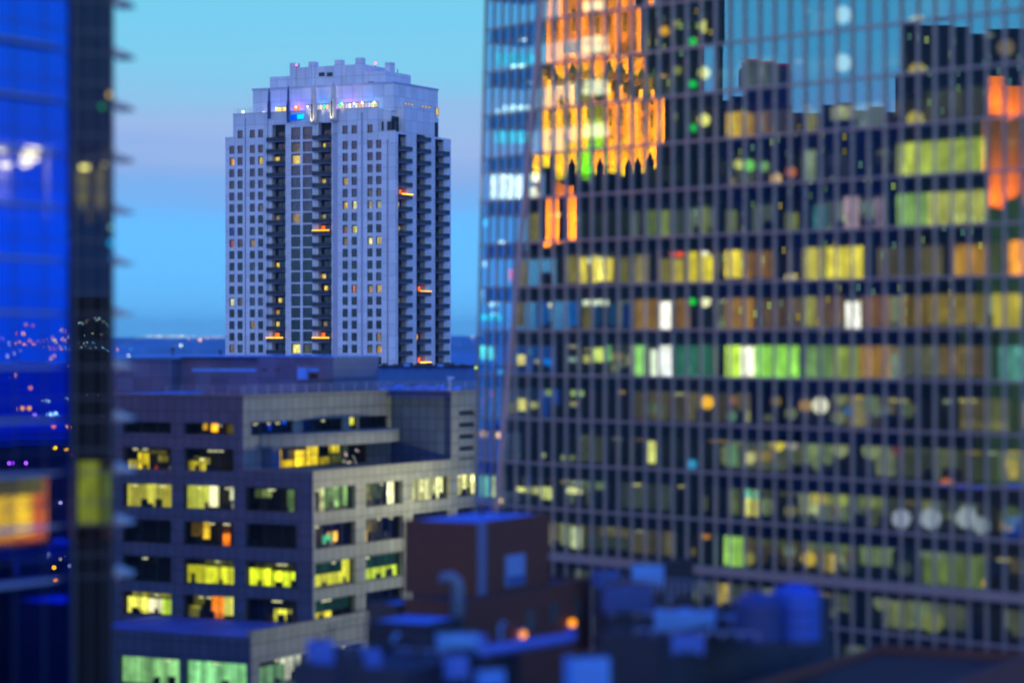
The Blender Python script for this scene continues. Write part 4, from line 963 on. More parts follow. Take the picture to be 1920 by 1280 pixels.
LB.box(m, 0.0, .12, GZ, ZT, -.08, .1); LK_.box(m, 0.02, .14, GZ, ZT, -.1, .09)
LK_.box(m, LE-.12, LE, GZ, ZT, -.1, .12); LK_.box(m, LE-.5, LE-.44, GZ, ZT, -.1, .05)
mid = (LE)/2-.2; LK_.box(m, mid-.02, mid+.02, GZ, ZT, -.1, .03)
zmul = sorted([z for z in zlv]+[z+MOD*.42 for z in zlv])
for z in zmul: LB.box(m, .13, LS, z-.03, z+.03, -.02, .04); LK_.box(m, .15, LE-.13, z-.05, z+.05, -.08, .07)
m.build("frame", frame_m, LT)
def wedge(face, s0, s1, z, dep, h):
    q = MB(); q.prism([face.at(s0,z,0.1), face.at(s0,z,dep), face.at(s0,z+h,0.1)], [face.at(s1,z,0.1), face.at(s1,z,dep*.97), face.at(s1,z+h,.1)]); return q
for z in zlv:
    # louvre on the blue face: stops short of the corner with a pointed end
    q = MB(); s0 = LB.s(118); s1 = LB.s(82)
    b_ = [LB.at(s0,z,.1), LB.at(s1,z,.75), LB.at(LS,z,.75), LB.at(LS,z,.1)]
    q.prism(b_, [LB.at(s0,z+.06,.1), LB.at(s1,z+.12,.72), LB.at(LS,z+.2,.6), LB.at(LS,z+.42,.1)])
    q.build("sun_louvre", louv_m, LT)
    # louvre at the far edge sticks out to the right as a wedge
    e = LK_.at(LE, z, 0); dx = Vector((.99,.14,0)); bk_ = Vector((-.05,1,0))
    p = [e+Vector((0,0,-.1)), e+dx+Vector((0,0,-.03)), e+Vector((0,0,.42))]
    q = MB(); q.prism(p, [v+bk_*2.6 for v in p]); q.build("sun_louvre", louv_m, LT)
# panes
rr = random.Random(4); zs = sorted(zmul); zs = [GZ]+zs+[ZT]
for j in range(len(zs)-1):
    z0, z1 = zs[j], zs[j+1]
    for i in range(len(lf)-1):
        ga, gb = rr.gauss(0,.0006), rr.gauss(0,.0005); s0, s1 = lf[i], lf[i+1]; sc = (s0+s1)/2
        q = MB(); q.poly([LB.at(a, z, 0+ga*(a-sc)+gb*(z-z0-1) if z0 > GZ else 0) for a, z in ((s0,z0),(s1,z0),(s1,z1),(s0,z1))]); q.build("window_pane", blue_glass, LT)
    q = MB(); LK_.quad(q, 0, LE, z0, z1, -.03); q.build("window_pane", dark_glass, LT)
# inside: slabs, dark back walls, white columns, two lit storeys
m = MB(); fz = [zlv[i]-MOD*.2 for i in range(0, len(zlv), 2)]
body = [LB.at(LS, 0, -.3), LB.at(.3, 0, -.3), LK_.at(.2, 0, -.5), LK_.at(LE-.1, 0, -.3), LK_.at(LE-.1, 0, -8), LB.at(LS, 0, -16)]
slab = MB()
def slab_at(z0, z1):
    slab.prism([Vector((p.x,p.y,z0)) for p in body], [Vector((p.x,p.y,z1)) for p in body])
LITF = [((CY-415)/F*LZ, (CY-268)/F*LZ), ((CY-1012)/F*LZ, (CY-862)/F*LZ)]
for (z0, z1) in LITF: slab_at(z0-.5, z0); slab_at(z1, z1+.5)
slab_at(GZ, LITF[1][0]-.55); slab.build("floor_slab", inside_dark, LT)
for (za, zb) in ((LITF[1][1]+.55, LITF[0][0]-.55), (LITF[0][1]+.55, ZT)):
    m = MB(); m.prism([Vector((p.x,p.y,za)) for p in body], [Vector((p.x,p.y,zb)) for p in body]); m.build("dark_storeys", inside_dark, LT)
backw = diffuse("room_wall", (.5,.5,.48), var=.1)
z0, z1 = LITF[0]
m = MB(); LB.quad(m, .4, LS, z0, z1, -4); m.build("back_wall", backw, LT)
for s in (LB.s(14), LB.s(70), LB.s(127)):
    for o in (-1.2,):
        m = MB(); LB.box(m, s-.12, s+.12, z0, z1, o-.25, o); m.build("column", white_frame, LT)
m = MB(); LB.box(m, .5, LS, z1-.28, z1-.02, -1.3, -.6); m.build("pelmet", white_frame, LT)
for (x0, x1, y) in ((0,12,283),(58,74,280),(45,72,289),(36,72,299),(36,56,310),(12,20,310)):
    a0, a1 = LB.s(x1,-2.2), LB.s(x0,-2.2); z = (CY-y)/F*LB.at(a0,0,-2.2).y; m = MB(); LB.box(m, a0, a1, z-.05, z+.05, -2.6, -2.2); m.build("ceiling_light", emit((255,240,170), 30.0, True), LT)
m = MB()
for x in (5, 35, 60, 100, 115): a = LB.s(x, -1.6); LB.box(m, a-.25, a+.25, z0, z0+.8, -2.2, -1.6)
LB.box(m, LB.s(20,-1.7), LB.s(0,-1.7), z0+1.8, z0+2.0, -1.8, -1.7, white_frame); m.build("furniture", diffuse("office_furniture", (.12,.14,.2), var=.2), LT)
def dk(x0, x1, y0, y1, o, c, k, name="curtain", ps=.12):
    a0, zz1 = LK_.sz(x0, y0, o); a1, zz0 = LK_.sz(x1, y1, o); m = MB(); LK_.quad(m, a0, a1, zz0, zz1, o); m.build(name, room_light(c, k, (DD.x, DD.y), ps, 3.0, .35, 1), LT)
dk(145, 163, 322, 400, -1.2, (130,125,55), .9); dk(166, 169, 300, 418, -.5, (190,170,80), 1.0, "lit_post", 5.0); dk(180, 196, 316, 400, -1.2, (120,115,70), .8); dk(142, 206, 300, 416, -3.5, (50,48,25), .7, "back_wall", .5)
m = MB(); a, z = LK_.sz(159, 314, -1); LK_.box(m, a-.24, a+.24, z-.08, z+.08, -1.1, -.9); m.build("ceiling_light", emit((255,245,140), 3), LT)
m = MB(); a, z = LK_.sz(196, 308, -1); m.ball(LK_.at(a, z, -1), .08, n=8, h=5); m.build("ceiling_light", emit((255,240,150), 3), LT)
m = MB()
for x in (148, 154, 162, 185, 195): a = LK_.s(x, -.8); LK_.box(m, a-.08, a+.1, LITF[0][0], LITF[0][0]+rr.uniform(.6,1.2), -.9, -.8)
m.build("furniture", inside_dark, LT)
dk(147, 186, 866, 980, -1.0, (135,150,45), 1.1, "curtain", .4); dk(192, 206, 880, 984, -1.0, (120,150,60), .9, "curtain", .4)
z0, z1 = LITF[1]
for (x0, x1, y0, y1, c, k, ps, o) in ((0,88,905,1040,(255,150,0),1.0,.6,-1.6),(5,60,930,1000,(255,205,20),1.3,.5,-1.4),(62,86,900,1040,(255,120,0),1.0,3,-1.5),(30,84,900,925,(110,110,30),.9,3,-1.3)):
    a1, zz1 = LB.sz(x0-40, y0, o); a0, zz0 = LB.sz(x1, y1, o); zz0 = max(zz0, z0+.03); m = MB(); LB.quad(m, a0, a1, zz0, zz1, o); m.build("lit_room_wall", room_light(c, k*6, (DB.x, DB.y), ps, 1.2, .4, 2), LT)
# roof, back and hidden sides
m = MB(); m.prism([Vector((p.x,p.y,ZT+.02)) for p in body], [Vector((p.x,p.y,ZT+.8)) for p in body]); m.build("roof", roof_dark, LT)
m = MB(); p = LK_.at(LE, 0, 0)
m.poly([LK_.at(LE,GZ,-.02), LK_.at(LE,ZT,-.02), LK_.at(LE,ZT,-8.4), LK_.at(LE,GZ,-8.4)]); m.poly([LK_.at(LE,GZ,-8.4), LK_.at(LE,ZT,-8.4), LB.at(LS,ZT,-16.5), LB.at(LS,GZ,-16.5)]); m.build("wall", frame_m, LT)
# small green and amber lamps in the dark corner
for (x, y, c_, r) in ((191,200,(0,160,80),.09),(205,178,(230,190,90),.1),(208,426,(150,230,200),.07),(208,456,(0,170,240),.12),(209,483,(0,150,230),.07)):
    a, z = LK_.sz(x, y, .05); m = MB(); m.ball(LK_.at(a, z, .08), r, n=8, h=6, sz=1.6); m.build("indicator_lamp", emit(c_, 1.3), LT)

# ------------------------------------------------------------------ lower roofs in the foreground
brk = brick("brown_brick", (.19,.062,.036), (.10,.06,.05), (DA.x+DB.x, DA.y+DB.y))
def block(name, cat, label, xc, Yc, xl, xr, zt, zb, wallm, roofm, parapet=.35, deep=None):
    c = px(xc, CY, Yc); fa = Face((c.x,c.y), DA); fb = Face((c.x,c.y), DB, (-DA.x,-DA.y)); la, lb = fa.s(xl), fb.s(xr)
    t = thing(name, label, cat, (c.x, c.y, zb)); m = MB()
    fa.box(m, 0, la, zb, zt, -lb, 0)
    m.build("wall", wallm, t)
    m = MB(); fa.box(m, .25, la-.25, zt, zt+.03, -lb+.25, -.25); m.build("roof", roofm, t)
    m = MB(); fa.box(m, 0, la, zt+.001, zt+parapet, -.2, 0.03); fa.box(m, 0, la, zt+.001, zt+parapet, -lb-.03, -lb+.2)
    fa.box(m, -.03, .2, zt+.002, zt+parapet-.002, -lb+.2, -.2); fa.box(m, la-.2, la+.03, zt+.002, zt+parapet-.002, -lb+.2, -.2); m.build("parapet", wallm, t)
    return t, fa, fb, la, lb
bt, ba, bb, la, lb = block("brick_penthouse", "building", "square brown brick rooftop block with a bright blue flat roof and blue door", 893, 170, 757.5, 1030, -12.0, -16.7, brk, roof_blue, .12)
m = MB(); bb.box(m, .1, .75, -16.6, -11.9, .02, .35); tag(m.build("downpipe", diffuse("blue_pipe", (.16,.22,.42), var=.1), bt), "", ""); 
dp = bt.children[-1]
for k_ in ("label", "category"):
    if k_ in dp: del dp[k_]
a0, a1 = bb.s(946), bb.s(981); z1 = (CY-1042)/F*bb.at(a0,0).y
m = MB(); bb.box(m, a0, a1, -16.4, z1, .02, .15); dr = m.build("door", diffuse("pale_blue_door", (.20,.38,.75), var=.1), bt)
m = MB(); bb.box(m, a0+.15, a1-.15, -16.3, z1-1.4, .16, .2); m.build("panel", diffuse("dark_blue_panel", (.05,.12,.4), var=.1), dr)
for i, (x, y) in enumerate(((903,950),(944,952),(1010,955))):
    p = px(x, CY, 178+i); m = MB(); m.tube([(p.x,p.y,-12),(p.x,p.y,(CY-y)/F*p.y)], .12, n=8); m.tube([(p.x,p.y,(CY-y)/F*p.y-.02),(p.x,p.y,(CY-y)/F*p.y+.1)], .22, n=8)
    tag(m.build("roof_vent", dark_metal), ("dark vent pipe on the brick block's blue roof, left of the three", "dark vent pipe on the brick block's blue roof, middle of the three", "dark vent pipe on the brick block's blue roof, right of the three")[i], "vent")
b2, fa2, fb2, la2, lb2 = block("brick_building", "building", "wide dark brown brick building with two orange wall lamps, below the square brick penthouse", 868, 165, 757, 1108, -16.75, GZ, brk, roof_dark, .25)
for (x, y) in ((980,1188),(1073,1167)):
    a, z = fb2.sz(x, y, .4); m = MB(); m.ball(fb2.at(a, z, .4), .3, n=10, h=8); l = m.build("wall_lamp", emit((235,140,25), 2.0, True), b2)
    m = MB(); fb2.box(m, a-.08, a+.08, z+.3, z+.45, 0.01, .45); m.build("bracket", dark_metal, l)
for (x, y) in ((993,1162),(1037,1148),(1082,1138)):
    a, z = fb2.sz(x, y); m = MB(); fb2.box(m, a-.55, a+.55, z-.7, z+.7, .01, .08); m.build("window", diffuse("dim_window", (.10,.12,.12), var=.2, rough=.2), b2)
# gooseneck duct
p = px(858, CY, 161); zA = (CY-1090)/F*161
m = MB(); m.tube([(p.x,p.y,-19.5),(p.x,p.y,zA-.3),(p.x-.1,p.y,zA),(p.x-.4,p.y,zA+.3),(p.x-.8,p.y,zA+.25),(p.x-.95,p.y,zA-.1)], [.42,.42,.42,.4,.38,.38], n=12)
tag(m.build("gooseneck_duct", diffuse("duct_metal", (.13,.20,.30), rough=.4, var=.15), smooth=True), "thick grey-blue gooseneck duct rising in front of the brown brick building", "duct")
# tan and navy roofs
navy = diffuse("navy_wall", (.03,.03,.05), var=.3)
block("low_building", "building", "low building with a bright blue flat roof, left of the gooseneck duct", 800, 150, 688, 870, -16.4, -22, navy, roof_blue, .1)
block("flat_roof_building", "building", "dark navy flat-roofed building in the foreground, below the office block's low wing", 760, 129, 545, 975, -16.8, GZ, navy, roof_dark, .5)
block("tan_annex", "building", "small tan brick annex squeezed between the office block and the brick penthouse", 745, 178, 690, 800, -18.2, GZ, diffuse("tan_wall", (.12,.09,.08), var=.2), roof_blue, .2)
block("service_building", "building", "dark low service building at the foot of the glass tower, roofed in blue", 1136, 178, 1113, 1300, -16.3, GZ, navy, roof_blue, .3)
block("dark_roof_building", "building", "wide dark flat-roofed building crowded with ducts, right of the brick building", 1235, 136, 1125, 1560, -15.9, GZ, navy, roof_dark, .45)
block("corner_building", "building", "dark brown building across the bottom right corner, nearest to the camera", 1500, 118, 1150, 1935, -18.5, GZ, brk, diffuse("brown_roof", (.022,.016,.012), var=.4, vs=.4, streak=False), .5)
def put(x, ybot, Y): p = px(x, ybot, Y); return (p.x, p.y, p.z)
ac_unit("air_conditioner", put(858,1217,137), 2.1, 1.3, .85, "wide bright blue rooftop unit just below the gooseneck duct", .2)
ac_unit("air_conditioner", put(1100,1300,124), 1.8, 1.5, 1.75, "tall bright blue rooftop unit at the bottom edge of the picture", .3)
ac_unit("air_conditioner", put(1285,1183,143), 3.2, 1.6, 1.2, "long bright blue rooftop unit on the dark roof under the glass tower", -.15)
ac_unit("air_conditioner", put(855,1275,131), 1.0, .9, 1.2, "narrow dark blue rooftop unit standing below the wide bright unit", .4, col=diffuse("blue_casing", (.10,.22,.7), var=.1))
ac_unit("air_conditioner", put(600,1260,134), 1.2, 1.1, 1.6, "small blue rooftop unit near the low wing's green windows", .3, col=diffuse("blue_casing_b", (.08,.2,.75), var=.1))
ac_unit("air_conditioner", put(655,1290,131), 1.3, 1.1, 1.7, "dark rooftop unit second from the low wing's green windows", .3, col=roof_dark)
ac_unit("air_conditioner", put(695,1265,134), .9, .9, 1.3, "slim blue rooftop unit third from the low wing's green windows", .3, col=diffuse("blue_casing_c", (.08,.2,.75), var=.1))
ac_unit("air_conditioner", put(920,1290,126), 1.1, .9, .9, "low blue rooftop unit at the bottom edge, left of the tallest blue unit", .5)
ac_unit("air_conditioner", put(1215,1098,160), 1.9, 1.2, 1.3, "pale blue rooftop unit at the foot of the glass tower's ledge", -.1)
ac_unit("air_conditioner", put(1135,1100,158), 1.4, 1.2, 1.0, "dark blue rooftop unit beside the brick building's right end", .3, col=diffuse("blue_casing_d", (.05,.12,.4), var=.1))
ac_unit("air_conditioner", put(1175,1150,150), 2.6, 1.6, 1.6, "big dull blue rooftop unit between the brick building and the long bright unit", .2, col=diffuse("blue_casing_e", (.05,.10,.35), var=.2))
ac_unit("air_conditioner", put(1290,1225,133), 1.6, 1.0, 1.0, "blue rooftop unit below the long bright unit on the dark roof", -.1, col=diffuse("blue_casing_f", (.08,.2,.7), var=.1))
# pipes, stub vents and a walkway rail on the dark roofs
rp = random.Random(31)
for i in range(22):
    x = rp.uniform(590, 1520); Y = rp.uniform(138, 156) if x > 1010 else rp.uniform(133, 147); x = x if x < 980 or x > 1150 else x-300; Y = Y if x > 1010 else min(Y, 146); zr_ = -15.9 if x > 1040 else -16.8; p = px(x, CY, Y); h = rp.uniform(.4, 1.1); m = MB()
    m.tube([(p.x,p.y,zr_),(p.x,p.y,zr_+h),(p.x+.05,p.y,zr_+h+.1),(p.x+.3,p.y,zr_+h+.12)], rp.uniform(.06,.14), n=7)
    tag(m.build("roof_vent", rp.choice([dark_metal, paint_blue, rail_metal])), "small bent vent stub on the dark foreground roofs among the rooftop units", "vent", "vent stubs on the foreground roofs")
for (x0, Y0, x1, Y1, zz, lab) in ((1150,150,1500,146,-15.6,"long thin conduit running across the dark roof under the glass tower"),(1160,141,1420,139,-15.6,"second thin conduit on the dark roof, nearer than the long one"),(580,143,860,139,-16.6,"thin conduit running across the navy roof below the office block")):
    a, b = px(x0, CY, Y0), px(x1, CY, Y1); m = MB(); m.tube([(a.x,a.y,zz),(b.x,b.y,zz)], .07, n=6)
    n = 9
    for i in range(n): t = i/(n-1); m.box(a.x+(b.x-a.x)*t-.06, a.x+(b.x-a.x)*t+.06, a.y+(b.y-a.y)*t-.1, a.y+(b.y-a.y)*t+.1, zz-.3, zz-.06)
    tag(m.build("conduit", rail_metal), lab, "conduit")
m = MB(); a, b = px(1150, CY, 158), px(1330, CY, 156)
for i in range(15): t = i/14; q = a+(b-a)*t; m.box(q.x-.03, q.x+.03, q.y-.03, q.y+.03, -15.4, -14.4)
for z in (-14.9, -14.4): m.tube([(a.x,a.y,z),(b.x,b.y,z)], .035, n=5)
tag(m.build("walkway_railing", rail_metal), "thin walkway railing on the blue roof at the glass tower's foot", "railing")
# a roof beam and a curved duct
m = MB(); p0 = Vector(put(905,1228,133)); p1 = Vector(put(1072,1195,141)); m.tube([p0+Vector((0,0,1.0)), p0+Vector((0,0,.2)), p1, p1+Vector((0,0,.5))], .28, n=10)
tag(m.build("roof_duct", diffuse("blue_duct", (.12,.22,.75), var=.1)), "long straight blue duct lying on the roof below the orange wall lamps", "duct")
for (x, yb, Y, r, h, lab, c_) in ((1420,1215,142,1.25,2.6,"stout navy water tank on the dark roof, left of the brighter blue tank",(.03,.06,.24)),(1492,1212,144,1.35,3.0,"stout bright blue water tank on the dark roof, right of the navy tank",(.04,.12,.60))):
    p = put(x, yb, Y); t = thing("water_tank", lab, "tank", p); m = MB(); n = 16
    m.tube([(p[0],p[1],p[2]+.35),(p[0],p[1],p[2]+h),(p[0],p[1],p[2]+h+.35),(p[0],p[1],p[2]+h+.5)], [r, r, r*.6, .1], n=n); m.build("vessel", diffuse("tank_paint", c_, var=.2), t, smooth=False)
    m = MB()
    for z in (.5, 1.2, 1.9): m.tube([(p[0],p[1],p[2]+z),(p[0],p[1],p[2]+z+.08)], r*1.03, n=n)
    m.build("hoop", dark_metal, t)
    for q in range(4):
        a = q*math.pi/2+.6; m = MB(); m.box(p[0]+math.cos(a)*r*.7-.1, p[0]+math.cos(a)*r*.7+.1, p[1]+math.sin(a)*r*.7-.1, p[1]+math.sin(a)*r*.7+.1, p[2], p[2]+.35); m.build("leg", dark_metal, t)

# ------------------------------------------------------------------ street lamps: far city lights, seen direct and in the left building's glass
lamp_m = {}
def street_lamp(P, r, c, k, group, label, xf=None, top=None):
    m = MB(); g = Vector(P); m.ball(g, r, n=8, h=5, m=emit(c, k)); base = max(GZ, g.z-max(8, r*4)); m.tube([(g.x,g.y,base),(g.x,g.y,g.z-r*.9)], r*.12, n=5, m=dark_metal)
    tag(m.build("street_lamp", dark_metal, xf=xf), label, "street lamp", group)
rr = random.Random(9)
far = [(339,647.5,2.6,(235,255,225),4),(375,637,2.8,(255,190,120),4),(219,655,2.6,(255,175,70),2.2),(241,667,2.8,(225,255,240),3),(246,655,1.6,(90,200,240),1.5),(258,635,1.4,(220,170,200),2),(389,634,1.8,(255,170,100),3),(354,634.5,1.7,(255,190,120),3),(367,659,1.5,(140,170,220),1.2),(311,633,1.1,(190,110,230),1.5)]
for (x, y, r, c, k) in far:
    Y = min(7200, -GZ*.9*F/max(6, y-CY)); Y = min(Y, 6500)
    P = px(x, y, Y); street_lamp(P, r/F*Y*.8, c, k, None, {339:"bright white street lamp alone on the blue plain left of the apartment tower",375:"orange-ringed street lamp on the plain nearest the apartment tower",219:"amber street lamp right beside the blue glass building's corner",241:"white-green street lamp low on the plain just above the plant room",246:"faint cyan street lamp above the white-green one",258:"faint pink street lamp at the far left of the horizon lights",389:"small orange street lamp just right of the orange-ringed one",354:"small orange street lamp under the horizon lights, left of the orange-ringed one",367:"faint lilac street lamp low on the plain near the apartment tower",311:"faint violet street lamp under the middle of the horizon lights"}[x])
xs = [269,277,281,285,289,292,295,298,301,304,307,314,318,322,325,328,331,334,337,340,343,347,350,361,366,382,394,400,404,408,414,418]
for x in xs+[885,889]:
    y = 630.5+rr.uniform(-1,1)+(0 if x < 360 else 1); P = px(x, y, 9000); c = rr.choice([(255,225,130),(255,200,120),(230,250,190),(255,240,200),(190,235,255)])
    street_lamp(P, rr.uniform(1.0,1.7)/F*9000*.75, c, rr.uniform(2,4), "horizon street lamps", "tiny warm street lamp in the string of lights along the far horizon")
for i in range(34):
    x = rr.uniform(222, 421) if i < 28 else rr.uniform(850, 892); y = 637+rr.random()**1.6*28; Y = min(6800, -GZ*.92*F/(y-CY+1)); P = px(x, y, Y)
    street_lamp(P, rr.uniform(.5,.9)/F*Y*.7, rr.choice([(255,200,120),(200,235,255),(255,170,110),(170,200,240)]), rr.uniform(.8,2.2), "faint street lamps across the plain", "faint street lamp scattered over the dark blue plain below the horizon lights")
for i in range(42):
    x = rr.uniform(215, 424) if i < 34 else rr.uniform(848, 893); Y = rr.uniform(2300, 7200); p = px(x, CY, Y); w_ = rr.uniform(14, 45); h_ = rr.uniform(7, 26) if Y > 3500 else rr.uniform(5, 12); m = MB()
    m.box(p.x-w_/2, p.x+w_/2, p.y, p.y+25, GZ, GZ+h_); m.prism([(p.x-w_/2-.5,p.y-.5,GZ+h_),(p.x+w_/2+.5,p.y-.5,GZ+h_),(p.x+w_/2+.5,p.y+25.5,GZ+h_),(p.x-w_/2-.5,p.y+25.5,GZ+h_)], [(p.x-w_/3,p.y+8,GZ+h_*1.25),(p.x+w_/3,p.y+8,GZ+h_*1.25),(p.x+w_/3,p.y+17,GZ+h_*1.25),(p.x-w_/3,p.y+17,GZ+h_*1.25)])
    tag(m.build("distant_house", diffuse("far_wall_%d" % (i % 4), [(.03,.06,.14),(.10,.12,.2),(.2,.22,.3),(.02,.03,.06)][i % 4])), "tiny hazy block of a building on the blue plain below the horizon", "building", "distant buildings on the plain")
P = px(894, 657+32, 292); m = MB(); m.ball((P.x-.1,P.y,P.z), .18, n=8, h=5, m=emit((190,230,60), 2)); m.tube([(P.x-.1,P.y,-5.8),(P.x-.1,P.y,P.z-.15)], .05, n=6)
tag(m.build("roof_lamp", dark_metal), "small yellow-green lamp at the glass tower's edge above the hipped roof", "lamp")
mirB, mirK = mirror(LB), mirror(LK_)
for (x, y, r, c, k) in ((55,608,5,(235,150,160),1.5),(68,610,4,(220,140,170),1.2),(50,625,6,(255,200,110),2.0),(35,625,5,(200,110,190),1),(5,636,5,(200,120,200),1),(18,645,6,(170,190,190),1.2),(33,645,6,(235,140,120),1.8),(42,642,6,(255,170,110),2),(52,648,7,(255,170,120),2.2),(66,643,5,(240,150,130),1.6),(78,640,4,(210,130,190),1.2),(62,638,5,(255,170,120),1.5),
    (14,668,7,(90,170,160),1.3),(26,662,5,(90,150,170),1),(98,635,4,(230,200,120),1.6),(115,620,5,(250,220,120),1.6),(124,622,4,(230,160,150),1.5),(102,640,6,(255,240,140),2),(117,637,5,(255,200,120),2),(130,633,5,(255,220,110),2),(124,640,5,(220,220,160),1.6),(90,653,4,(255,170,80),1.8),(100,654,4,(250,130,120),1.5),(112,653,5,(255,205,150),2),(122,653,4,(120,220,210),1.5),(131,655,4,(160,190,220),1.3),(139,661,4,(170,190,210),1.2),
    (92,673,6,(235,190,60),1.6),(99,668,5,(235,200,60),1.6),(135,683,5,(255,185,120),1.8),(21,707,10,(235,190,80),1.5),(67,726,7,(235,165,120),1.3),(91,753,7,(170,200,170),1.3),(131,749,6,(110,190,190),1.3),(45,768,9,(190,190,150),1.3),(58,768,9,(190,190,150),1.3),(68,781,8,(0,120,190),1.2),(95,780,9,(130,210,210),1.6),(105,778,8,(170,230,210),1.6),(95,803,8,(180,140,100),1.2),(122,803,7,(255,190,90),1.6),(132,805,8,(255,170,80),1.8),(100,842,10,(235,210,140),1.3),(122,845,9,(235,190,110),1.3),(134,840,8,(250,180,80),1.4),(135,856,8,(235,170,60),1.3),
    (20,868,10,(0,60,235),1.2),(45,868,10,(0,70,235),1.2),(110,942,9,(60,150,170),.9),(90,1040,10,(190,185,190),1.2),(98,1063,11,(220,190,150),1.3),(103,1087,10,(150,140,90),1.1),(114,1125,12,(225,195,150),1.3),(120,1040,10,(60,160,90),1),(110,1047,9,(60,150,80),.9),(128,1060,11,(130,150,190),1),(118,1160,12,(60,90,110),.8)):
    Y = min(6500, -GZ*.92*F/max(8, y-CY)) if y < 835 else 440; P = px(x, y, Y)
    g = P.z-GZ
    warm = c[0] > c[2]; c = (255, c[1]*.40, 0) if warm else (255, c[1]*.75, c[2]*.4); k *= 2.3 if warm else 1
    street_lamp(P, r/F*Y*.42, tuple(c), k*26, "street lamps beyond the right of the frame", "street lamp out of frame, mirrored as a soft disc in the blue glass building", xf=mirB)
q0 = mirB(px(0, CY, 480)); t = thing("added_dark_block", "long low dark block added out of frame right to darken the blue glass reflection", "building", (q0.x, q0.y, GZ)); m = MB()
a, b = px(-500, 838, 470), px(170, 838, 470); m.box(a.x, b.x, 470, 500, GZ, a.z); m.build("wall", diffuse("dim_wall", (.02,.022,.03), var=.3), t, xf=mirB)  # unseen block added to darken the lower reflection
for i in range(40):
    if i < 18: t = i/17; x = 149+t*54; y = 609-10*math.sin(t*math.pi)+rr.uniform(-5,5)+(22 if i % 5 == 3 else 0)
    elif i < 36: t = (i-18)/17; x = 147+t*56; y = 644+16*t**2+rr.uniform(-7,7)
    else: x, y = [(163,740),(185,741),(195,780),(200,622)][i-36]
    Y = 372; P = px(x, y, Y)
    street_lamp(P, rr.uniform(.7,1.6)/F*Y, rr.choice([(200,200,120),(255,160,60),(230,200,110),(255,60,10),(255,180,90),(170,190,150)]), rr.uniform(90,260), "lamps behind the camera", "lamp behind the camera, mirrored as a sparkle in the dark glass corner", xf=mirK)

# ------------------------------------------------------------------ what the glass tower mirrors (stands out of frame on the left)
mir = mirror(GM)
def vp(x, y, Y): return px(x, y, Y)
def vbox(m, x0, x1, y0, y1, Y, dep, mt=None, full=False):
    a, b = vp(x0, y1, Y), vp(x1, y0, Y); zb = GZ if full else a.z
    m.box(a.x, b.x, Y, Y+dep, zb, b.z, mt)
gs = diffuse("carved_limestone", (.62,.44,.05), var=.25, vs=.7)
VY = 330.0
def mp_(x, y, Y): return mir(vp(x, y, Y))
b0 = mp_(1110, CY, VY+8); GT = thing("gothic_tower", "floodlit orange gothic stone tower out of frame, seen mirrored in the glass tower", "tower", (b0.x, b0.y, GZ))
m = MB()
vbox(m, 1018, 1197, -170, 152, VY+3, 14); vbox(m, 996, 1242, 152, 335, VY+1.5, 17, full=True)
vbox(m, 1003, 1082, 150, 332, VY-.6, 1.9); vbox(m, 1128, 1240, 175, 340, VY-.6, 1.9)
# buttresses and pinnacles
def pinn(x, yt, yb, Y, w):
    a = vp(x, yb, Y); h = vp(x, yt, Y).z-a.z
    m.hexa([(a.x-w,Y-w,a.z),(a.x+w,Y-w,a.z),(a.x+w,Y+w,a.z),(a.x-w,Y+w,a.z),(a.x-w,Y-w,a.z+h*.55),(a.x+w,Y-w,a.z+h*.55),(a.x+w,Y+w,a.z+h*.55),(a.x-w,Y+w,a.z+h*.55)])
    m.prism([(a.x-w,Y-w,a.z+h*.55),(a.x+w,Y-w,a.z+h*.55),(a.x+w,Y+w,a.z+h*.55),(a.x-w,Y+w,a.z+h*.55)], [(a.x-.02,Y-.02,a.z+h),(a.x+.02,Y-.02,a.z+h),(a.x+.02,Y+.02,a.z+h),(a.x-.02,Y+.02,a.z+h)])
for x in (1022,1048,1078,1108,1138,1166,1194): vbox(m, x-4, x+4, -160, 150, VY+2.0, 1.1)
for x in (1004,1030,1056,1081,1130,1156,1184,1212,1238): vbox(m, x-3.5, x+3.5, 160, 334, VY-1.1, .6)
for x in (1000,1030,1056,1082,1130,1157,1185,1213,1240): pinn(x, 118, 160, VY+.5, .5)
for x in (1070,1120,1175): vbox(m, x-20, x+20, 100, 108, VY+2.4, .8)
m.build("wall", gs, GT, xf=mir)
m = MB()
for x in (1018,1043,1069,1143,1170,1198,1226):
    for (y0, y1) in ((180,196),(215,240),(262,290)): vbox(m, x-2.5, x+2.5, y0, y1, VY-.75, .12)
for x in (1035,1063,1093,1123,1152,1180):
    for (y0, y1) in ((30,60),): vbox(m, x-3.5, x+3.5, y0, y1, VY+2.9, .08)
m.build("lancet_window", inside_dark, GT, xf=mir)
m = MB()
for x in (1025,1075,1150,1195,1230): vbox(m, x-5, x+5, 318, 345, VY-5.2, 1.4); pinn(x, 292, 328, VY-4, .38)
vbox(m, 990, 1250, 326, 380, VY-5, 1.5, full=True); vbox(m, 990, 1250, 342, 380, VY-3.5, 4, full=True); vbox(m, 998, 1240, 139, 152.5, VY-.9, .5); m.build("parapet", diffuse("dark_parapet", (.03,.025,.025), var=.2), GT, xf=mir)
def up_light(root, x, y, Y, e, c, size=.2, tilt=.12):
    """a floodlight standing at the foot of a wall and aimed up it"""
    p = mp_(x, y, Y); q = mir(vp(x, y, Y)+Vector((0,tilt,1))); l = bpy.data.lights.new("floodlight", 'SPOT'); l.energy = e; l.color = c; l.shadow_soft_size = size
    l.spot_size = math.radians(100); l.spot_blend = .7
    o = bpy.data.objects.new("floodlight", l); COL.objects.link(o); o.parent = root; o.location = p-wl(root); o.rotation_euler = (q-p).to_track_quat('-Z','Y').to_euler()
def glowlamp(x, y, Y, e, c, size=.25):
    up_light(GT, x, y, Y, e, c, size)
AMB = (1.0,.15,.001)
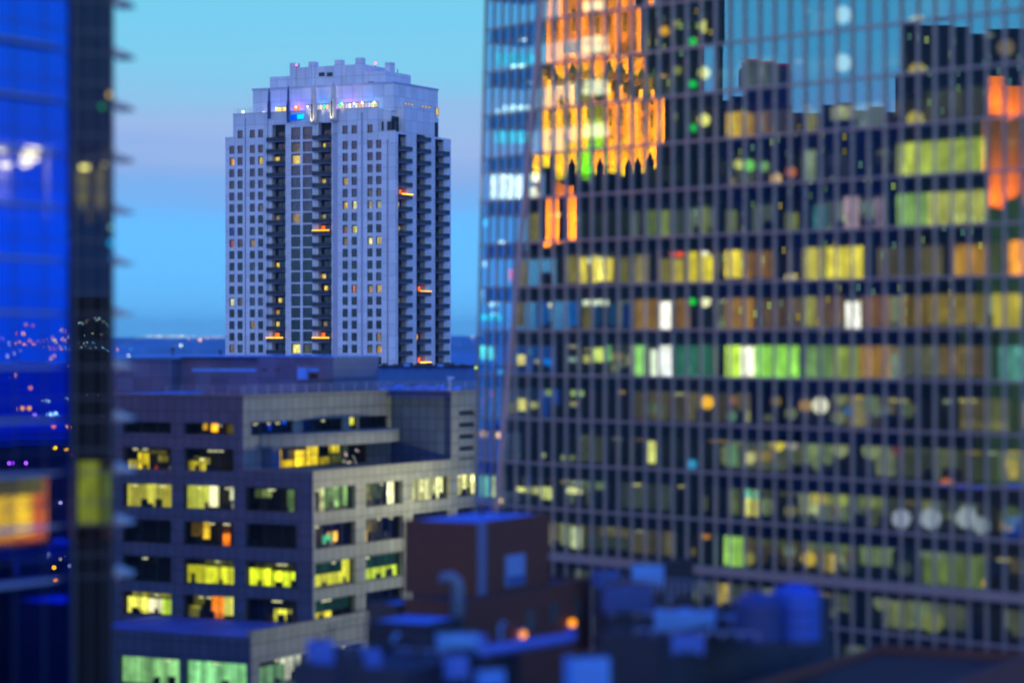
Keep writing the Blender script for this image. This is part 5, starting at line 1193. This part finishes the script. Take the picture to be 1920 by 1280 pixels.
for x in (1013,1038,1064): glowlamp(x, 336, VY-2.6, 330000, (1,.30,.001))
for x in (1142,1170,1198,1226): glowlamp(x, 338, VY-2.8, 210000, AMB)
for x in (1043,1070,1094,1118,1143,1171,1196): glowlamp(x, 148, VY+1.0, 210000, AMB)
for x in (1013,1038,1064,1142,1170,1198,1226): glowlamp(x, 335, VY-1.9, 70000, (1,.62,.005))
for x in (1043,1070,1094,1118,1143,1171,1196): glowlamp(x, 147, VY+1.5, 40000, (1,.62,.005))
for x in (1097,1112): glowlamp(x, 333, VY-.9, 60000, (.15,1,.02))
# a lower floodlit stair turret and dark neighbours
b0 = mp_(1053, CY, 300); TR = thing("stone_turret", "small floodlit orange stone turret out of frame, mirrored below the gothic tower", "turret", (b0.x, b0.y, GZ))
m = MB(); vbox(m, 1029, 1044, 330, 468, 300, 4); vbox(m, 1062, 1078, 345, 468, 300, 4); vbox(m, 1044, 1062, 335, 358, 300.3, 3.4); vbox(m, 1044, 1062, 385, 402, 300.3, 3.4); vbox(m, 1044, 1062, 436, 468, 300.3, 3.4); vbox(m, 1044.5, 1061.5, 340, 600, 302.2, 1.5); m.build("wall", gs, TR, xf=mir)
m = MB(); vbox(m, 1020, 1086, 464, 480, 297, 1.5); vbox(m, 1024, 1082, 480, 600, 298, 7, full=True); m.build("base", diffuse("dark_base", (.03,.03,.03), var=.2), TR, xf=mir)
def tl(x, y, Y, e):
    up_light(TR, x, y, Y, e, AMB)
for x in (1033,1053,1073): tl(x, 468, 299.2, 40000)
dkb = diffuse("dark_facade", (.09,.06,.045), var=.3); bluf = diffuse("navy_facade", (.05,.055,.14), var=.3)
for (nm, x0, x1, y0, Y, dep, mt, lab) in (("office_block",1202,1336,-400,352,6,dkb,"dark tower block out of frame left, mirrored beside the orange tower"),("office_block",1336,1497,190,360,6,bluf,"navy block out of frame left, mirrored under the blue sky with a penthouse on top"),
    ("office_block",1497,1690,205,350,6,bluf,"broad navy block out of frame left, mirrored under the lower blue sky"),("office_block",1695,2300,60,345,6,dkb,"widest dark block out of frame left, mirrored at the right edge of the glass tower"),("office_block",900,1345,470,296,20,dkb,"low dark block out of frame left, mirrored under the turret")):
    b0 = mp_((x0+x1)/2, CY, Y); t = thing(nm, lab, "building", (b0.x, b0.y, GZ)); m = MB(); vbox(m, x0, x1, y0, CY, Y, dep, full=True)
    if x0 == 1336: vbox(m, 1392, 1492, 122, 190, Y+4, 8)
    m.build("wall", mt, t, xf=mir)
    m = MB(); rr2 = random.Random(x0); cols = [(205,185,90),(150,170,110),(210,150,60),(120,140,120)]
    y = max(y0+20, 0)
    while y < 620 and x0 != 900:
        x = x0+8
        while x < min(x1, 1950)-14:
            if rr2.random() < .22: vbox(m, x, x+9, y, y+14, Y-.08, .07, emit(rr2.choice(cols), rr2.uniform(.3,.9)))
            x += 17
        y += 27
    if m.v: m.build("lit_window", dkb, t, xf=mir)
    if x0 == 1336:
        m = MB(); vbox(m, 1388, 1496, 118, 122, Y+3.9, .5); m.build("neon_edge", emit((200,60,120), .7), t, xf=mir)
b0 = mp_(1880, CY, 320); t = thing("lit_block", "orange floodlit block out of frame left, mirrored at the glass tower's right edge", "building", (b0.x, b0.y, GZ)); m = MB()
vbox(m, 1852, 2050, 150, 245, 320, 8, full=True); m.build("wall", gs, t, xf=mir)
for x, y in ((1870,252),(1905,252),(1862,410),(1900,410)):
    up_light(t, x, y, 317.5, 11000, (1,.12,.01))
# skyline behind the camera keeps low windows dark
t = thing("skyline_block", "long dark row of downtown buildings standing behind the camera", "building", (0, -260, GZ)); m = MB()
for i in range(26): x = -620+i*48; m.box(x, x+40, -300-rr.uniform(0,40), -255, GZ, rr.uniform(-12, 16))
m.build("wall", dkb, t)
# unseen lamps added to warm the stone side of the office block
for i, (x, Y, z, e) in enumerate(((940,256,-16,7500),(900,235,-26,5000))):
    p = px(x, CY, Y); nm = "added_warm_lamp"; m = MB(); m.tube([(p.x,p.y,GZ),(p.x,p.y,z)], .15, n=6); m.ball((p.x,p.y,z+.2), .35, n=8, h=5, m=emit((255,220,130), 2))
    o = tag(m.build(nm, dark_metal), ("added warm lamp, unseen in the gap beside the glass tower","added warm lamp, unseen behind the brick penthouse","added warm lamp, unseen behind the low blue roof")[i], "lamp")
    l = bpy.data.lights.new("added_glow", 'POINT'); l.energy = e; l.color = (1,.88,.42); l.shadow_soft_size = .5
    lo = bpy.data.objects.new("added_glow", l); COL.objects.link(lo); lo.parent = o; lo.location = (p.x,p.y,z+1.2)

# ------------------------------------------------------------------ evening haze
m = MB(); m.box(-8990, 8990, -8990, 13990, GZ-3, 90)
hm, N, LK = mat("haze")
pv = N("ShaderNodeVolumePrincipled"); pv.inputs["Color"].default_value = (.35,.78,1,1); pv.inputs["Density"].default_value = 0.00007
o = N("ShaderNodeOutputMaterial"); LK(pv.outputs[0], o.inputs["Volume"])
hz = m.build("haze", hm); hz["kind"] = "stuff"
